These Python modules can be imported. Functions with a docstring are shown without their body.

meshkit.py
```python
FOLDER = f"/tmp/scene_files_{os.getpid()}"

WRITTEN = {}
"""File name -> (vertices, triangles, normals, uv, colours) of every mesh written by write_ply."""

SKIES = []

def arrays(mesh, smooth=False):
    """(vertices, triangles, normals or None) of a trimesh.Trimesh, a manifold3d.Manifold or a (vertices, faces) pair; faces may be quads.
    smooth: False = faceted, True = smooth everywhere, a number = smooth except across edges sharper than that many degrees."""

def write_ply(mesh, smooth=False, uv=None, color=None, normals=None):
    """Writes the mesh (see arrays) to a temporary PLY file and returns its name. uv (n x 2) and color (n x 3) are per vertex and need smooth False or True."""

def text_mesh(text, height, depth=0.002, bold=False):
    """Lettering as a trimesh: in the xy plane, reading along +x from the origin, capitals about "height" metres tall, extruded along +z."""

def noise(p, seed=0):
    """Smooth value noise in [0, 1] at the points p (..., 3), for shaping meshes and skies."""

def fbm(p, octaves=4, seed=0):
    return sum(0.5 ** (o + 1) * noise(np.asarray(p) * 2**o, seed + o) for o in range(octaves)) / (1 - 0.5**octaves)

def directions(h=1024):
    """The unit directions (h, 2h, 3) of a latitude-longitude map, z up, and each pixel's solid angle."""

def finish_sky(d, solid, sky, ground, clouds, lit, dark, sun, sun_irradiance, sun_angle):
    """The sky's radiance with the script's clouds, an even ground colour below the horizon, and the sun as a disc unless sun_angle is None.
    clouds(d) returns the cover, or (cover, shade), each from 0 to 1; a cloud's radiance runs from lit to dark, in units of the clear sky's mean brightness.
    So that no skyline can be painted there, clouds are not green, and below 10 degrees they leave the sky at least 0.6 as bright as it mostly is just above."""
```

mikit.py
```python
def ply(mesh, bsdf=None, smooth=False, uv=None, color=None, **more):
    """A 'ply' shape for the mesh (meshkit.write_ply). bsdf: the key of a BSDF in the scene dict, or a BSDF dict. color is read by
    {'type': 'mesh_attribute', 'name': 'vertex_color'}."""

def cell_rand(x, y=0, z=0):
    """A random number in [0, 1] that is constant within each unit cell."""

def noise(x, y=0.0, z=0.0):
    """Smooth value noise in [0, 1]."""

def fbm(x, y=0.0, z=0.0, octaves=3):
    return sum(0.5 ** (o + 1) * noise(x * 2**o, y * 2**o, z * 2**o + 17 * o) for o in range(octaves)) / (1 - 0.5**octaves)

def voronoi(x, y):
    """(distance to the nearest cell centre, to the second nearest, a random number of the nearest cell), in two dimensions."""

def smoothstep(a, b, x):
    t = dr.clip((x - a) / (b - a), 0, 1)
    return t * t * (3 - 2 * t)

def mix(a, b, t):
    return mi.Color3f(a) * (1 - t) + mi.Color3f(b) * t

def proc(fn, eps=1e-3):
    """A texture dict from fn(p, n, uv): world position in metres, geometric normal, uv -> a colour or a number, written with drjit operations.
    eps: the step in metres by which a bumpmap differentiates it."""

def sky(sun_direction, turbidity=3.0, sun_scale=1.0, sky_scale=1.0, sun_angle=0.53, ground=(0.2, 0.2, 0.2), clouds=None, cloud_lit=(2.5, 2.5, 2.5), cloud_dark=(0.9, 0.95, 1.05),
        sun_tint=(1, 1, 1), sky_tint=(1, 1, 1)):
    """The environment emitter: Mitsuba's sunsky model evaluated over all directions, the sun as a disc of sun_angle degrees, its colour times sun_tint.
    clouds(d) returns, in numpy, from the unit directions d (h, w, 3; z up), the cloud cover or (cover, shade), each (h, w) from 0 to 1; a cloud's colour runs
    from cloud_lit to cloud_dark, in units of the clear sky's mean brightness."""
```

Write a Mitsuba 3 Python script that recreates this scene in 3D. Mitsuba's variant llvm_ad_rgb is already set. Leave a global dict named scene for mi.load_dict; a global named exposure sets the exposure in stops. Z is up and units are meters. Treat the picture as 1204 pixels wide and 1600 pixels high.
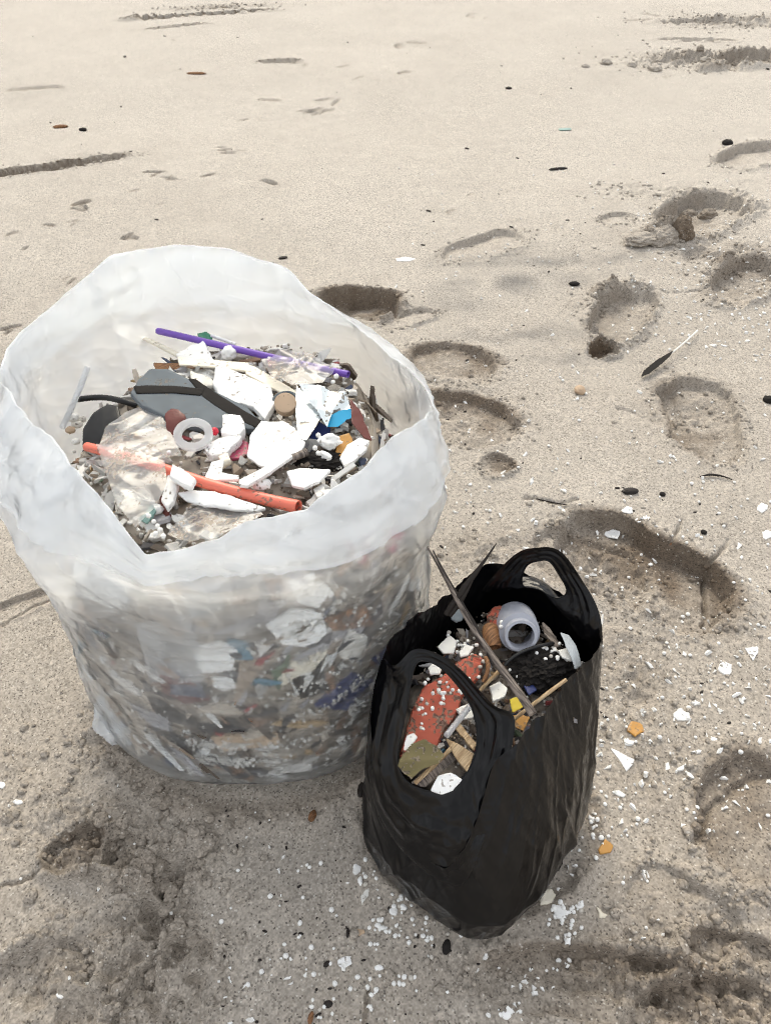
import math, random
import numpy as np, trimesh, mitsuba as mi, drjit as dr, mikit, meshkit
import manifold3d as m3
import shapely
from shapely.geometry import Polygon
from scipy.interpolate import CubicSpline
from mikit import proc, ply, smoothstep, mix
T = mi.ScalarTransform4f
rng = np.random.default_rng(7)
random.seed(7)

# ------------------------------------------------------------------ camera, sky, exposure
H, PITCH, FOV = 1.2, math.radians(43), 53.0
FW = np.array([0, math.cos(PITCH), -math.sin(PITCH)])
UP = np.array([0, math.sin(PITCH), math.cos(PITCH)])
EYE = np.array([0, 0, H])
scene = {'type': 'scene'}
labels = {}
scene['camera'] = {'type': 'perspective', 'fov': FOV, 'fov_axis': 'x', 'near_clip': 0.02, 'far_clip': 600.0,
                   'to_world': T().look_at(origin=EYE.tolist(), target=(EYE + FW).tolist(), up=[0, 0, 1])}
scene['sky_light'] = mikit.sky([-0.12, 1.0, 0.85], turbidity=4, sun_scale=0.55, sun_angle=32, sun_tint=(0.88, 0.98, 1.10), ground=(0.35, 0.33, 0.30),
                               clouds=lambda d: (1.0, np.clip(1.9 * meshkit.fbm(d * [2.2, 2.2, 3.5] + 4, 4, 5) - .45, 0, 1)), cloud_lit=(2.52, 2.58, 2.66), cloud_dark=(1.18, 1.22, 1.27))
exposure = 2.25


def at(px, py, z=0.0):
    """The point at height z that a pixel of the 1204 x 1600 photograph looks at."""
    f = 602 / math.tan(math.radians(FOV / 2))
    d = FW + np.array([1.0, 0, 0]) * (px - 602) / f + UP * (800 - py) / f
    return EYE + d * (z - H) / d[2]


def aty(px, py, y):
    f = 602 / math.tan(math.radians(FOV / 2))
    d = FW + np.array([1.0, 0, 0]) * (px - 602) / f + UP * (800 - py) / f
    return EYE + d * y / d[1]


# ------------------------------------------------------------------ materials
def two(d):
    return {'type': 'twosided', 'b': d}


def pbr(col, rough=0.6, spec=0.4, **k):
    c = col if isinstance(col, dict) else {'type': 'rgb', 'value': list(col)}
    return two({'type': 'principled', 'base_color': c, 'roughness': rough, 'specular': spec, **k})


def C3(v):
    return mi.Color3f(v)


def sand_fn(p, n, uv):
    damp_shade, mineral = uv.x, uv.y
    g1 = mikit.noise(p.x * 430, p.y * 430, p.z * 430)
    g2 = mikit.noise(p.x * 210 + 7, p.y * 210, p.z * 210)
    g3 = mikit.noise(p.x * 70 + 3, p.y * 70, 1)
    big = mikit.fbm(p.x * 2.3 + 3, p.y * 2.3, 0, 3)
    mid = mikit.noise(p.x * 22, p.y * 22, 3)
    wet_shade = dr.clip(damp_shade + (big - 0.5) * 0.16 + (mid - 0.5) * 0.08 + (g3 - 0.5) * 0.08, 0, 1)
    c = mix((0.438, 0.401, 0.353), (0.132, 0.098, 0.069), wet_shade)  # the dark end serves moist sand and painted shade alike
    c = c * (0.36 + 0.74 * g1 + 0.44 * g2 + 0.10 * g3)
    r = mikit.cell_rand(p.x * 400, p.y * 400, p.z * 400)
    c = dr.select(r > 0.95, c * 0.48, c)
    c = dr.select(r < 0.016, mix(c, (0.62, 0.59, 0.54), 0.6), c)
    return mix(c, C3((0.095, 0.094, 0.096)) * (0.5 + g1), mineral)


scene['sand_mat'] = pbr(proc(sand_fn), 0.9, 0.25)


def speck_fn(base, dirt, amount, scale=300.0):
    """base colour with sand grains stuck on it, in drifts"""
    def fn(p, n, uv):
        drift = mikit.fbm(p.x * 38, p.y * 38, p.z * 38, 3)
        g = mikit.noise(p.x * scale, p.y * scale, p.z * scale)
        m = smoothstep(0.0, 0.10, g - (1.02 - amount * 1.0) + (drift - 0.5) * 0.9)
        tone = 0.9 + 0.2 * mikit.noise(p.x * 60, p.y * 60, p.z * 60)
        grain = mix((0.30, 0.24, 0.18), (0.06, 0.05, 0.04), mikit.cell_rand(p.x * scale, p.y * scale, p.z * scale))
        return mix(C3(base) * tone, grain, m * dirt)
    return proc(fn)


scene['foam_mat'] = pbr(speck_fn((0.80, 0.80, 0.785), 0.8, 0.25), 0.75, 0.3)
scene['foam_dirty_mat'] = pbr(speck_fn((0.70, 0.67, 0.61), 0.9, 0.36), 0.85, 0.2)
scene['white_plastic_mat'] = pbr(speck_fn((0.80, 0.805, 0.80), 0.7, 0.20), 0.35, 0.5)
scene['cream_mat'] = pbr(speck_fn((0.70, 0.65, 0.54), 0.7, 0.16), 0.45, 0.4)
scene['rubber_mat'] = pbr(speck_fn((0.130, 0.150, 0.166), 0.7, 0.14, 420), 0.8, 0.3)
scene['black_mat'] = pbr((0.010, 0.010, 0.011), 0.42, 0.4)
scene['charcoal_mat'] = pbr((0.016, 0.014, 0.013), 0.85, 0.25)
scene['purple_mat'] = pbr((0.165, 0.080, 0.42), 0.42, 0.4)
scene['coral_mat'] = pbr(speck_fn((0.74, 0.175, 0.115), 0.7, 0.32), 0.4, 0.5)
scene['red_mat'] = pbr(speck_fn((0.50, 0.125, 0.080), 0.85, 0.44), 0.75, 0.3)
scene['maroon_mat'] = pbr((0.120, 0.030, 0.024), 0.45, 0.4)
scene['magenta_mat'] = pbr(speck_fn((0.36, 0.055, 0.110), 0.8, 0.42), 0.5, 0.4)
scene['tan_mat'] = pbr(speck_fn((0.46, 0.34, 0.235), 0.5, 0.28), 0.7, 0.3)
scene['silver_mat'] = pbr(speck_fn((0.60, 0.66, 0.69), 0.8, 0.34, 220), 0.30, 0.6, metallic=0.35)
scene['blue_mat'] = pbr((0.035, 0.36, 0.62), 0.35, 0.5)
scene['navy_mat'] = pbr((0.020, 0.032, 0.130), 0.4, 0.5)
scene['amber_mat'] = pbr(speck_fn((0.46, 0.235, 0.055), 0.6, 0.26), 0.4, 0.5)
scene['orange_mat'] = pbr((0.52, 0.17, 0.05), 0.5, 0.4)
scene['yellow_mat'] = pbr((0.62, 0.48, 0.04), 0.4, 0.4)
scene['green_mat'] = pbr((0.012, 0.16, 0.085), 0.4, 0.5)
scene['teal_mat'] = pbr((0.16, 0.27, 0.25), 0.4, 0.5)
scene['bead_mat'] = pbr((0.78, 0.78, 0.76), 0.6, 0.4)
scene['bead_dusty_mat'] = pbr((0.52, 0.49, 0.44), 0.7, 0.3)
scene['shell_white_mat'] = pbr(speck_fn((0.74, 0.73, 0.69), 0.5, 0.2), 0.45, 0.4)
scene['leaf_mat'] = pbr(speck_fn((0.15, 0.125, 0.055), 0.8, 0.36), 0.6, 0.3)


def wood_fn(light, dark, turn=-1.0):
    def fn(p, n, uv):
        g = mikit.fbm((p.x + turn * p.y) * 500, (p.x - turn * p.y) * 45, p.z * 60, 3)
        return mix(dark, light, smoothstep(0.25, 0.75, g))
    return proc(fn)


scene['driftwood_mat'] = pbr(wood_fn((0.26, 0.22, 0.19), (0.05, 0.040, 0.035), 0.75), 0.7, 0.3)
scene['bark_mat'] = pbr((0.018, 0.014, 0.012), 0.6, 0.3)
scene['straw_wood_mat'] = pbr(wood_fn((0.50, 0.38, 0.235), (0.26, 0.165, 0.085)), 0.6, 0.3)
scene['brown_wood_mat'] = pbr(wood_fn((0.30, 0.15, 0.07), (0.10, 0.05, 0.025)), 0.7, 0.3)
scene['vertex_mat'] = pbr({'type': 'mesh_attribute', 'name': 'vertex_color'}, 0.65, 0.35)
scene['grit_mat'] = pbr(speck_fn((0.31, 0.265, 0.22), 0.95, 0.62, 240), 0.9, 0.2)


def film(white, spec, diff, rough):
    return {'type': 'principledthin', 'base_color': {'type': 'rgb', 'value': list(white)}, 'roughness': rough, 'spec_trans': spec,
            'diff_trans': diff, 'eta': 1.45, 'anisotropic': 0.0}




def crease(p, a):
    """stress whitening along creases of the film, also painted in place of their glints"""
    n1 = mikit.noise(p.x * 13 + 2.0 * p.z, p.y * 13 - 2.5 * p.z, p.z * 4 + a)
    n2 = mikit.noise(p.x * 16 - 7 * p.z, p.y * 16 + 5 * p.z, p.z * 7 + a + 5)
    n3 = mikit.noise(p.x * 40 + 11 * p.z, p.y * 40, p.z * 18 + a + 9)
    l1 = smoothstep(0.86, 1.0, 1 - dr.abs(2 * n1 - 1))
    l2 = smoothstep(0.86, 1.0, 1 - dr.abs(2 * n2 - 1))
    l3 = smoothstep(0.80, 1.0, 1 - dr.abs(2 * n3 - 1))
    return 0.55 * l1 + 0.55 * l2 + 0.35 * l3


def streaks(p):
    """stretch marks run round the mouth of the sack"""
    a = mikit.noise(p.x * 9, p.y * 9, p.z * 70 + 3 * mikit.noise(p.x * 6, p.y * 6, 2))
    b = mikit.noise(p.x * 22, p.y * 22, p.z * 190 + 4 * mikit.noise(p.x * 9, p.y * 9, 5))
    return 0.65 * a + 0.35 * b


def film_clear(p, n, uv):
    """the film is stretched thin and wetted over the litter, slack and milky above it"""
    z = p.z + 0.16 * (mikit.fbm(p.x * 8, p.y * 8, p.z * 5, 3) - 0.5) + 0.12 * smoothstep(-0.26, -0.50, p.x) + 0.03 * smoothstep(-0.02, -0.25, p.x)
    t = smoothstep(0.40, 0.57, z)
    haze = 0.15 * mikit.fbm(p.x * 20 + 9 * p.z, p.y * 20, p.z * 8, 2) + 0.17 * smoothstep(-0.08, -0.30, p.x + 0.12 * (mikit.noise(p.x * 9, p.y * 9, p.z * 9) - 0.5)) * smoothstep(0.10, 0.30, p.z)
    return dr.clip(0.97 - haze - 0.40 * t - (0.10 + 0.24 * t) * crease(p, 0.0) - 0.55 * t * (streaks(p) - 0.5), 0.05, 0.97)


def cuff_clear(p, n, uv):
    return dr.clip(0.46 - 1.15 * (streaks(p) - 0.45) - 0.30 * crease(p, 31.0), 0.03, 0.85)


def film_bump(p, n, uv):
    n1 = mikit.noise(p.x * 30 + 6 * p.z, p.y * 30 - 5 * p.z, p.z * 12)
    n2 = mikit.noise(p.x * 62 - 20 * p.z, p.y * 62 + 14 * p.z, p.z * 26)
    n3 = mikit.noise(p.x * 11 + 3 * p.z, p.y * 11 - 2 * p.z, p.z * 5)
    return 0.006 * (1 - dr.abs(2 * n1 - 1)) + 0.0022 * (1 - dr.abs(2 * n2 - 1)) + 0.012 * (1 - dr.abs(2 * n3 - 1))


def creased(b):
    return {'type': 'bumpmap', 'arbitrary': proc(film_bump, 1e-3), 'scale': 1.0, 'b': b}


scene['sack_film_mat'] = creased(film((0.955, 0.98, 0.998), proc(film_clear), 1.0, 0.165))
scene['cuff_film_mat'] = creased(film((0.955, 0.98, 1.0), proc(cuff_clear), 1.0, 0.13))
scene['clear_film_mat'] = film((0.93, 0.94, 0.95), 0.84, 0.9, 0.12)


def stuck_sand(p, n, uv):
    drift = mikit.fbm(p.x * 30, p.y * 30, p.z * 30, 3)
    return smoothstep(0.0, 0.08, mikit.noise(p.x * 420, p.y * 420, p.z * 420) - 0.71 + 1.1 * (drift - 0.5)) * 0.92


scene['sandy_film_mat'] = {'type': 'blendbsdf', 'weight': proc(stuck_sand), 'a': film((0.95, 0.955, 0.96), 0.74, 0.9, 0.13), 'b': pbr((0.34, 0.29, 0.24), 0.9, 0.2)}
scene['milky_mat'] = film((0.90, 0.91, 0.92), 0.52, 1.0, 0.22)
scene['bottle_mat'] = film((0.66, 0.68, 0.76), 0.38, 0.9, 0.3)


def bagblack_fn(p, n, uv):
    a = mikit.noise(p.x * 60 + p.z * 26, p.y * 60 - p.z * 14, p.z * 9)
    b = mikit.noise(p.x * 120 - p.z * 40, p.y * 120 + p.z * 30, p.z * 16 + 4)
    c = mikit.noise(p.x * 26 + 3, p.y * 26, p.z * 22)
    return 0.0016 * (1 - dr.abs(2 * a - 1)) + 0.0004 * (1 - dr.abs(2 * b - 1)) + 0.0008 * c


scene['black_film_mat'] = two({'type': 'bumpmap', 'arbitrary': proc(bagblack_fn, 1e-3), 'scale': 1.0,
                               'b': {'type': 'principled', 'base_color': {'type': 'rgb', 'value': [0.0035, 0.0035, 0.0043]}, 'roughness': 0.19, 'specular': 0.27}})

# ------------------------------------------------------------------ helpers
taken = {}


def numbered(name):
    if name not in taken:
        taken[name] = 0
        return name
    taken[name] += 1
    return f'{name}_{taken[name]:03d}'


def tag(key, label, cat=None, group=None, kind=None):
    d = labels.setdefault(key, {})
    if label:
        d['label'] = label
    if cat:
        d['category'] = cat
    if group:
        d['group'] = group
    if kind:
        d['kind'] = kind
    return key


def thing(name, label, cat, mesh=None, mat=None, group=None, kind=None, smooth=40, **kw):
    key = numbered(name)
    if mesh is not None:
        scene[key] = ply(mesh, mat, smooth=smooth, **kw)
    return tag(key, label, cat, group, kind)


def part(parent, name, mesh, mat, label=None, kind=None, smooth=40, **kw):
    key = numbered(parent + '__' + name)
    scene[key] = ply(mesh, mat, smooth=smooth, **kw)
    if label or kind:
        tag(key, label, kind=kind)
    return key


def to_tm(man):
    m = man.to_mesh()
    return trimesh.Trimesh(m.vert_properties[:, :3], m.tri_verts, process=True)


def smoothed(man, length, it=6):
    t = to_tm(man.refine_to_length(length))
    trimesh.smoothing.filter_taubin(t, lamb=0.5, nu=0.52, iterations=it)
    return t


def outline_slab(pts3, th, amp=0.0015, ragged=0.0006, curl=0.0, seed=0, res=0.004, soft=6):
    """A slab with this 3-D outline as its upper face: thickness th, edges worn round, the faces uneven."""
    P = np.asarray(pts3, float)
    c = P.mean(0)
    u, s, vt = np.linalg.svd(P - c)
    n = vt[2] if vt[2][2] > 0 else -vt[2]
    e1 = vt[0]
    e2 = np.cross(n, e1)
    q = np.stack([(P - c) @ e1, (P - c) @ e2], 1)
    poly = Polygon(q).buffer(0)
    if poly.geom_type != 'Polygon':
        poly = max(poly.geoms, key=lambda g: g.area)
    poly = poly.buffer(-0.0012).buffer(0.0012) if poly.area > 2e-4 else poly
    if poly.is_empty or poly.geom_type != 'Polygon':
        poly = Polygon(q).convex_hull
    ring = np.array(poly.segmentize(res).exterior.coords)[:-1]
    k = .7 * (meshkit.noise(np.c_[ring * 190, np.full(len(ring), seed * 3.7)], seed) - 0.5) + 1.9 * (meshkit.noise(np.c_[ring * 75, np.full(len(ring), seed * 2.7)], seed) - 0.5)
    nrm = ring - ring.mean(0)
    nrm /= np.linalg.norm(nrm, axis=1, keepdims=True) + 1e-9
    ring = ring + nrm * (k * 2 * ragged)[:, None]
    poly = Polygon(ring).buffer(0)
    if poly.geom_type != 'Polygon':
        poly = max(poly.geoms, key=lambda g: g.area)
    if poly.exterior.is_ccw is False:
        poly = Polygon(list(poly.exterior.coords)[::-1])
    man = m3.CrossSection([np.array(poly.exterior.coords)[:-1]]).extrude(th)
    t = to_tm(man.refine_to_length(max(res, th * 0.6)))
    if soft:
        trimesh.smoothing.filter_taubin(t, lamb=0.5, nu=0.52, iterations=soft)
    v = t.vertices - [0, 0, th]
    w = meshkit.fbm(np.c_[v[:, :2] * 45, np.full(len(v), seed * 1.3)], 3, seed) - 0.5
    v[:, 2] += w * 2 * amp + curl * (v[:, 0] ** 2 + v[:, 1] ** 2)
    t.vertices = c + v[:, :1] * e1 + v[:, 1:2] * e2 + v[:, 2:] * n
    if np.linalg.det(np.stack([e1, e2, n])) < 0:
        t.invert()
    return t


def slab(px, z, th, tilt=(0, 0), **k):
    """Slab whose outline is seen at these pixels, at height z (z at its middle), with slopes tilt along x and y."""
    mx, my = np.mean(px, axis=0)
    c = at(mx, my, z)
    n = np.array([-tilt[0], -tilt[1], 1.0])
    out = []
    for x, y in px:
        p0 = at(x, y, z)
        d = p0 - EYE
        out.append(EYE + d * ((c - EYE) @ n) / (d @ n))
    k.setdefault('seed', int(mx * 7 + my) % 97)
    return outline_slab(out, th, **k)


def frames(P):
    P = np.asarray(P, float)
    t = np.gradient(P, axis=0)
    t /= np.linalg.norm(t, axis=1, keepdims=True) + 1e-12
    a = np.zeros_like(P)
    ref = np.array([0, 0, 1.0]) if abs(t[0][2]) < 0.9 else np.array([1.0, 0, 0])
    for i in range(len(P)):
        ref = ref - t[i] * (ref @ t[i])
        ref /= np.linalg.norm(ref) + 1e-12
        a[i] = ref
    return t, a, np.cross(t, a)


def spline(P, n):
    P = np.asarray(P, float)
    if len(P) == 2:
        return P[0] + (P[1] - P[0]) * np.linspace(0, 1, n)[:, None]
    d = np.r_[0, np.cumsum(np.linalg.norm(np.diff(P, axis=0), axis=1))]
    return CubicSpline(d, P)(np.linspace(0, d[-1], n))


def tube(P, r, n=24, sides=14, wall=0.0, jitter=0.0, seed=0, squash=1.0):
    """A tapering stick (wall 0) or an open straw along a curve."""
    c = spline(P, n)
    r = np.interp(np.linspace(0, 1, n), np.linspace(0, 1, len(np.atleast_1d(r))), np.atleast_1d(r))
    t, a, b = frames(c)
    g = np.arange(sides) * 2 * np.pi / sides

    def shell(rr):
        v = c[:, None] + rr[:, None, None] * (np.cos(g)[None, :, None] * b[:, None] + squash * np.sin(g)[None, :, None] * a[:, None])
        if jitter:
            k = meshkit.noise(v.reshape(-1, 3) * 90 + seed, seed).reshape(n, sides) - 0.5
            v = v + (v - c[:, None]) * (k * 2 * jitter)[..., None]
        return v
    i, j = np.meshgrid(np.arange(n - 1), np.arange(sides), indexing='ij')
    q = np.stack([i * sides + j, i * sides + (j + 1) % sides, (i + 1) * sides + (j + 1) % sides, (i + 1) * sides + j], -1).reshape(-1, 4)
    f = np.vstack([q[:, [0, 1, 2]], q[:, [0, 2, 3]]])
    v = shell(r).reshape(-1, 3)
    N = len(v)
    k = np.arange(sides)
    if wall:
        v2 = shell(np.maximum(r - wall, 1e-4)).reshape(-1, 3)
        fs = [f, f[:, ::-1] + N]
        for e in (0, n - 1):
            o = e * sides
            q = np.stack([o + k, o + (k + 1) % sides, N + o + (k + 1) % sides, N + o + k], 1)
            q = q if e else q[:, ::-1]
            fs += [q[:, [0, 1, 2]], q[:, [0, 2, 3]]]
        m = trimesh.Trimesh(np.vstack([v, v2]), np.vstack(fs), process=False)
    else:
        v = np.vstack([v, c[[0, -1]]])
        cap0 = np.stack([k, np.full(sides, N), (k + 1) % sides], 1)
        o = (n - 1) * sides
        cap1 = np.stack([o + k, o + (k + 1) % sides, np.full(sides, N + 1)], 1)
        m = trimesh.Trimesh(v, np.vstack([f, cap0[:, ::-1], cap1[:, ::-1]]), process=False)
    trimesh.repair.fix_normals(m)
    return m


def tpx(P, r, **k):
    return tube([at(*p) for p in P], r, **k)


def blob(c, radii, rot=0.0, amp=0.25, freq=2.2, seed=0, sub=3, flat=None):
    m = trimesh.creation.icosphere(subdivisions=sub)
    v = np.array(m.vertices)
    k = meshkit.fbm(v * freq + seed * 5.1, 3, seed) - 0.5
    v = v * (1 + 2 * amp * k)[:, None] * np.asarray(radii)
    if flat is not None:
        v[:, 2] = np.maximum(v[:, 2], flat)
    ca, sa = math.cos(rot), math.sin(rot)
    v = np.c_[v[:, 0] * ca - v[:, 1] * sa, v[:, 0] * sa + v[:, 1] * ca, v[:, 2]] + np.asarray(c)
    return trimesh.Trimesh(v, m.faces, process=False)


def bpx(px, py, z, radii, **k):
    return blob(at(px, py, z), radii, **k)


def crumpled(px, z, amp=0.008, freq=35, seed=0, res=0.004, tilt=(0, 0), power=1.0):
    """A creased thin sheet whose outline is seen at these pixels."""
    mx, my = np.mean(px, axis=0)
    c = at(mx, my, z)
    nn = np.array([-tilt[0], -tilt[1], 1.0])
    P = []
    for x, y in px:
        d = at(x, y, z) - EYE
        P.append(EYE + d * ((c - EYE) @ nn) / (d @ nn))
    P = np.array(P)
    poly = Polygon(P[:, :2]).buffer(0)
    x0, y0, x1, y1 = poly.bounds
    X, Y = np.meshgrid(np.arange(x0 - res, x1 + 2 * res, res), np.arange(y0 - res, y1 + 2 * res, res), indexing='ij')
    pts = shapely.points(X.ravel(), Y.ravel())
    inside = shapely.contains(poly, pts)
    dist = shapely.distance(poly.exterior, pts)
    keepv = inside | (dist < res * 1.0)
    q = np.c_[X.ravel(), Y.ravel()]
    for i in np.nonzero(keepv & ~inside)[0]:
        w = poly.exterior.interpolate(poly.exterior.project(pts[i]))
        q[i] = w.x, w.y
    v = np.c_[q, c[2] + tilt[0] * (q[:, 0] - c[0]) + tilt[1] * (q[:, 1] - c[1])]
    wp = np.stack([meshkit.noise(np.c_[q * 28, np.full(len(q), seed + 3.3)], seed + 7), meshkit.noise(np.c_[q * 28, np.full(len(q), seed + 8.3)], seed + 8)], 1)
    an = seed * 1.9
    q2 = np.c_[q[:, 0] * math.cos(an) - q[:, 1] * math.sin(an), .5 * (q[:, 0] * math.sin(an) + q[:, 1] * math.cos(an))] + wp * .02
    s = np.c_[q2 * freq, np.full(len(q), seed)]
    r = 1 - np.abs(2 * meshkit.noise(s, seed) - 1)
    r2 = 1 - np.abs(2 * meshkit.noise(s * 2.1 + 9, seed + 1) - 1)
    v[:, 2] += amp * (r ** power + 0.5 * r2 - 0.7)
    n1, n2 = X.shape
    i, j = np.meshgrid(np.arange(n1 - 1), np.arange(n2 - 1), indexing='ij')
    f = np.stack([i * n2 + j, (i + 1) * n2 + j, (i + 1) * n2 + j + 1, i * n2 + j + 1], -1).reshape(-1, 4)
    f = f[keepv[f].all(1)]
    f = np.vstack([f[:, [0, 1, 2]], f[:, [0, 2, 3]]])
    m = trimesh.Trimesh(v, f, process=False)
    m.remove_unreferenced_vertices()
    return m


def join(ms):
    return trimesh.util.concatenate(ms)


def coloured(ms, cols):
    c = np.vstack([np.repeat(np.asarray(k, float)[None], len(m.vertices), 0) for m, k in zip(ms, cols)])
    return join(ms), c


# ------------------------------------------------------------------ the sand
exec_prints = []
RX = lambda a: (math.cos(a), math.sin(a))
# (pixel, length m, width m, angle deg from x, depth m, slope along y of the floor (1: all the depth at the far side), rim m, roughness m, dampness with painted wall shade)
PRINTS = [
    ((758, 384), .36, .17, 34, .022, .95, .003, .001, .16), ((962, 342), .14, .09, 25, .014, .9, .002, .001, .10),
    ((1095, 335), .52, .26, 46, .060, .45, .014, .006, .36), ((1180, 236), .46, .24, 40, .036, .75, .008, .002, .25),
    ((1176, 90), .60, .34, 30, .060, .5, .020, .006, .45), ((1168, 436), .38, .19, 46, .042, .45, .010, .006, .34),
    ((972, 488), .38, .17, 66, .042, .45, .010, .004, .30), ((942, 545), .085, .075, 20, .045, .8, .012, .006, .85),
    ((1096, 648), .37, .20, 84, .038, .45, .004, .005, .34), ((1005, 885), .37, .21, -42, .055, .45, .006, .004, .50),
    ((925, 880), .24, .20, -20, .012, .2, .003, .006, .45), ((560, 472), .28, .19, -20, .070, .5, .006, .002, .60),
    ((640, 498), .18, .08, 30, .012, .8, .006, .001, .14), ((705, 568), .28, .19, -20, .022, .7, .004, .006, .45),
    ((712, 655), .31, .21, -24, .028, .5, .004, .007, .50),
((775, 735), .08, .08, -60, .012, .3, .004, .007, .42),
    ((70, 262), .66, .10, 27, .040, .8, .004, .003, .55), ((310, 22), .95, .10, 20, .050, .8, .010, .003, .70),
    ((435, 90), .24, .10, 10, .024, .8, .003, .003, .30), ((280, 40), .36, .06, 20, .024, .8, .003, .003, .30),
    ((120, 1330), .10, .075, 20, .020, .5, .008, .004, .30), ((1190, 1280), .24, .19, 50, .024, .6, .006, .004, .30),
    ((1060, 1430), .15, .13, -40, .010, .6, .003, .003, .08), ((950, 1545), .34, .10, -6, .018, .8, .006, .004, .28),
    ((1150, 1520), .16, .10, -25, .016, .4, .006, .006, .3), ((1100, 1590), .2, .1, 0, .016, .5, .006, .006, .3),
    ((30, 1590), .20, .16, 30, .020, .4, .008, .006, .10), ((260, 1560), .16, .12, 50, .018, .5, .008, .007, .10),
    ((20, 945), .16, .05, 30, .012, .8, .003, .002, .15), ((1110, 30), .7, .14, 5, .03, .7, .01, .004, .25),
    ((55, 135), .30, .07, 12, .012, .8, .002, .002, .22), ((1090, 60), .5, .1, -4, .02, .7, .006, .003, .2),
]
# small scuffs and bird tracks: pixel and size
r0 = np.random.default_rng(21)
for (a, b, s) in [(420, 150, 1), (455, 92, 1), (490, 165, 1), (505, 148, 1), (335, 220, 1), (350, 230, 1), (240, 275, 1), (265, 280, 1), (325, 275, 1), (420, 285, 1), (128, 328, 1), (145, 322, 1), (250, 322, 1),
                  (20, 368, 1), (40, 390, 1.3), (200, 372, 1), (115, 355, 1), (210, 300, .7), (380, 180, .8), (345, 234, .7), (375, 232, .6), (530, 100, .6), (650, 60, .9), (630, 110, .9), (15, 508, .8), (100, 440, .7), (90, 436, .6),
                  (290, 440, .8), (560, 118, .6), (700, 330, .8), (735, 300, .5), (950, 340, .5), (270, 62, .6), (735, 18, .8), (1010, 28, 1), (1040, 115, .8), (215, 240, .5), (128, 475, .5)]:
    for _k in range(int(r0.integers(1, 4))):
        q_ = s * r0.uniform(.35, 1.15)
        PRINTS.append(((a + 14 * r0.normal() * (_k > 0), b + 4 * r0.normal() * (_k > 0)), .075 * q_ * (1 + (b < 200)), r0.uniform(.018, .040) * q_ * (1 + (b < 200)), 25 + 45 * r0.normal(), .013 * q_, .8, .002, .003, r0.uniform(.2, .45)))
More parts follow.
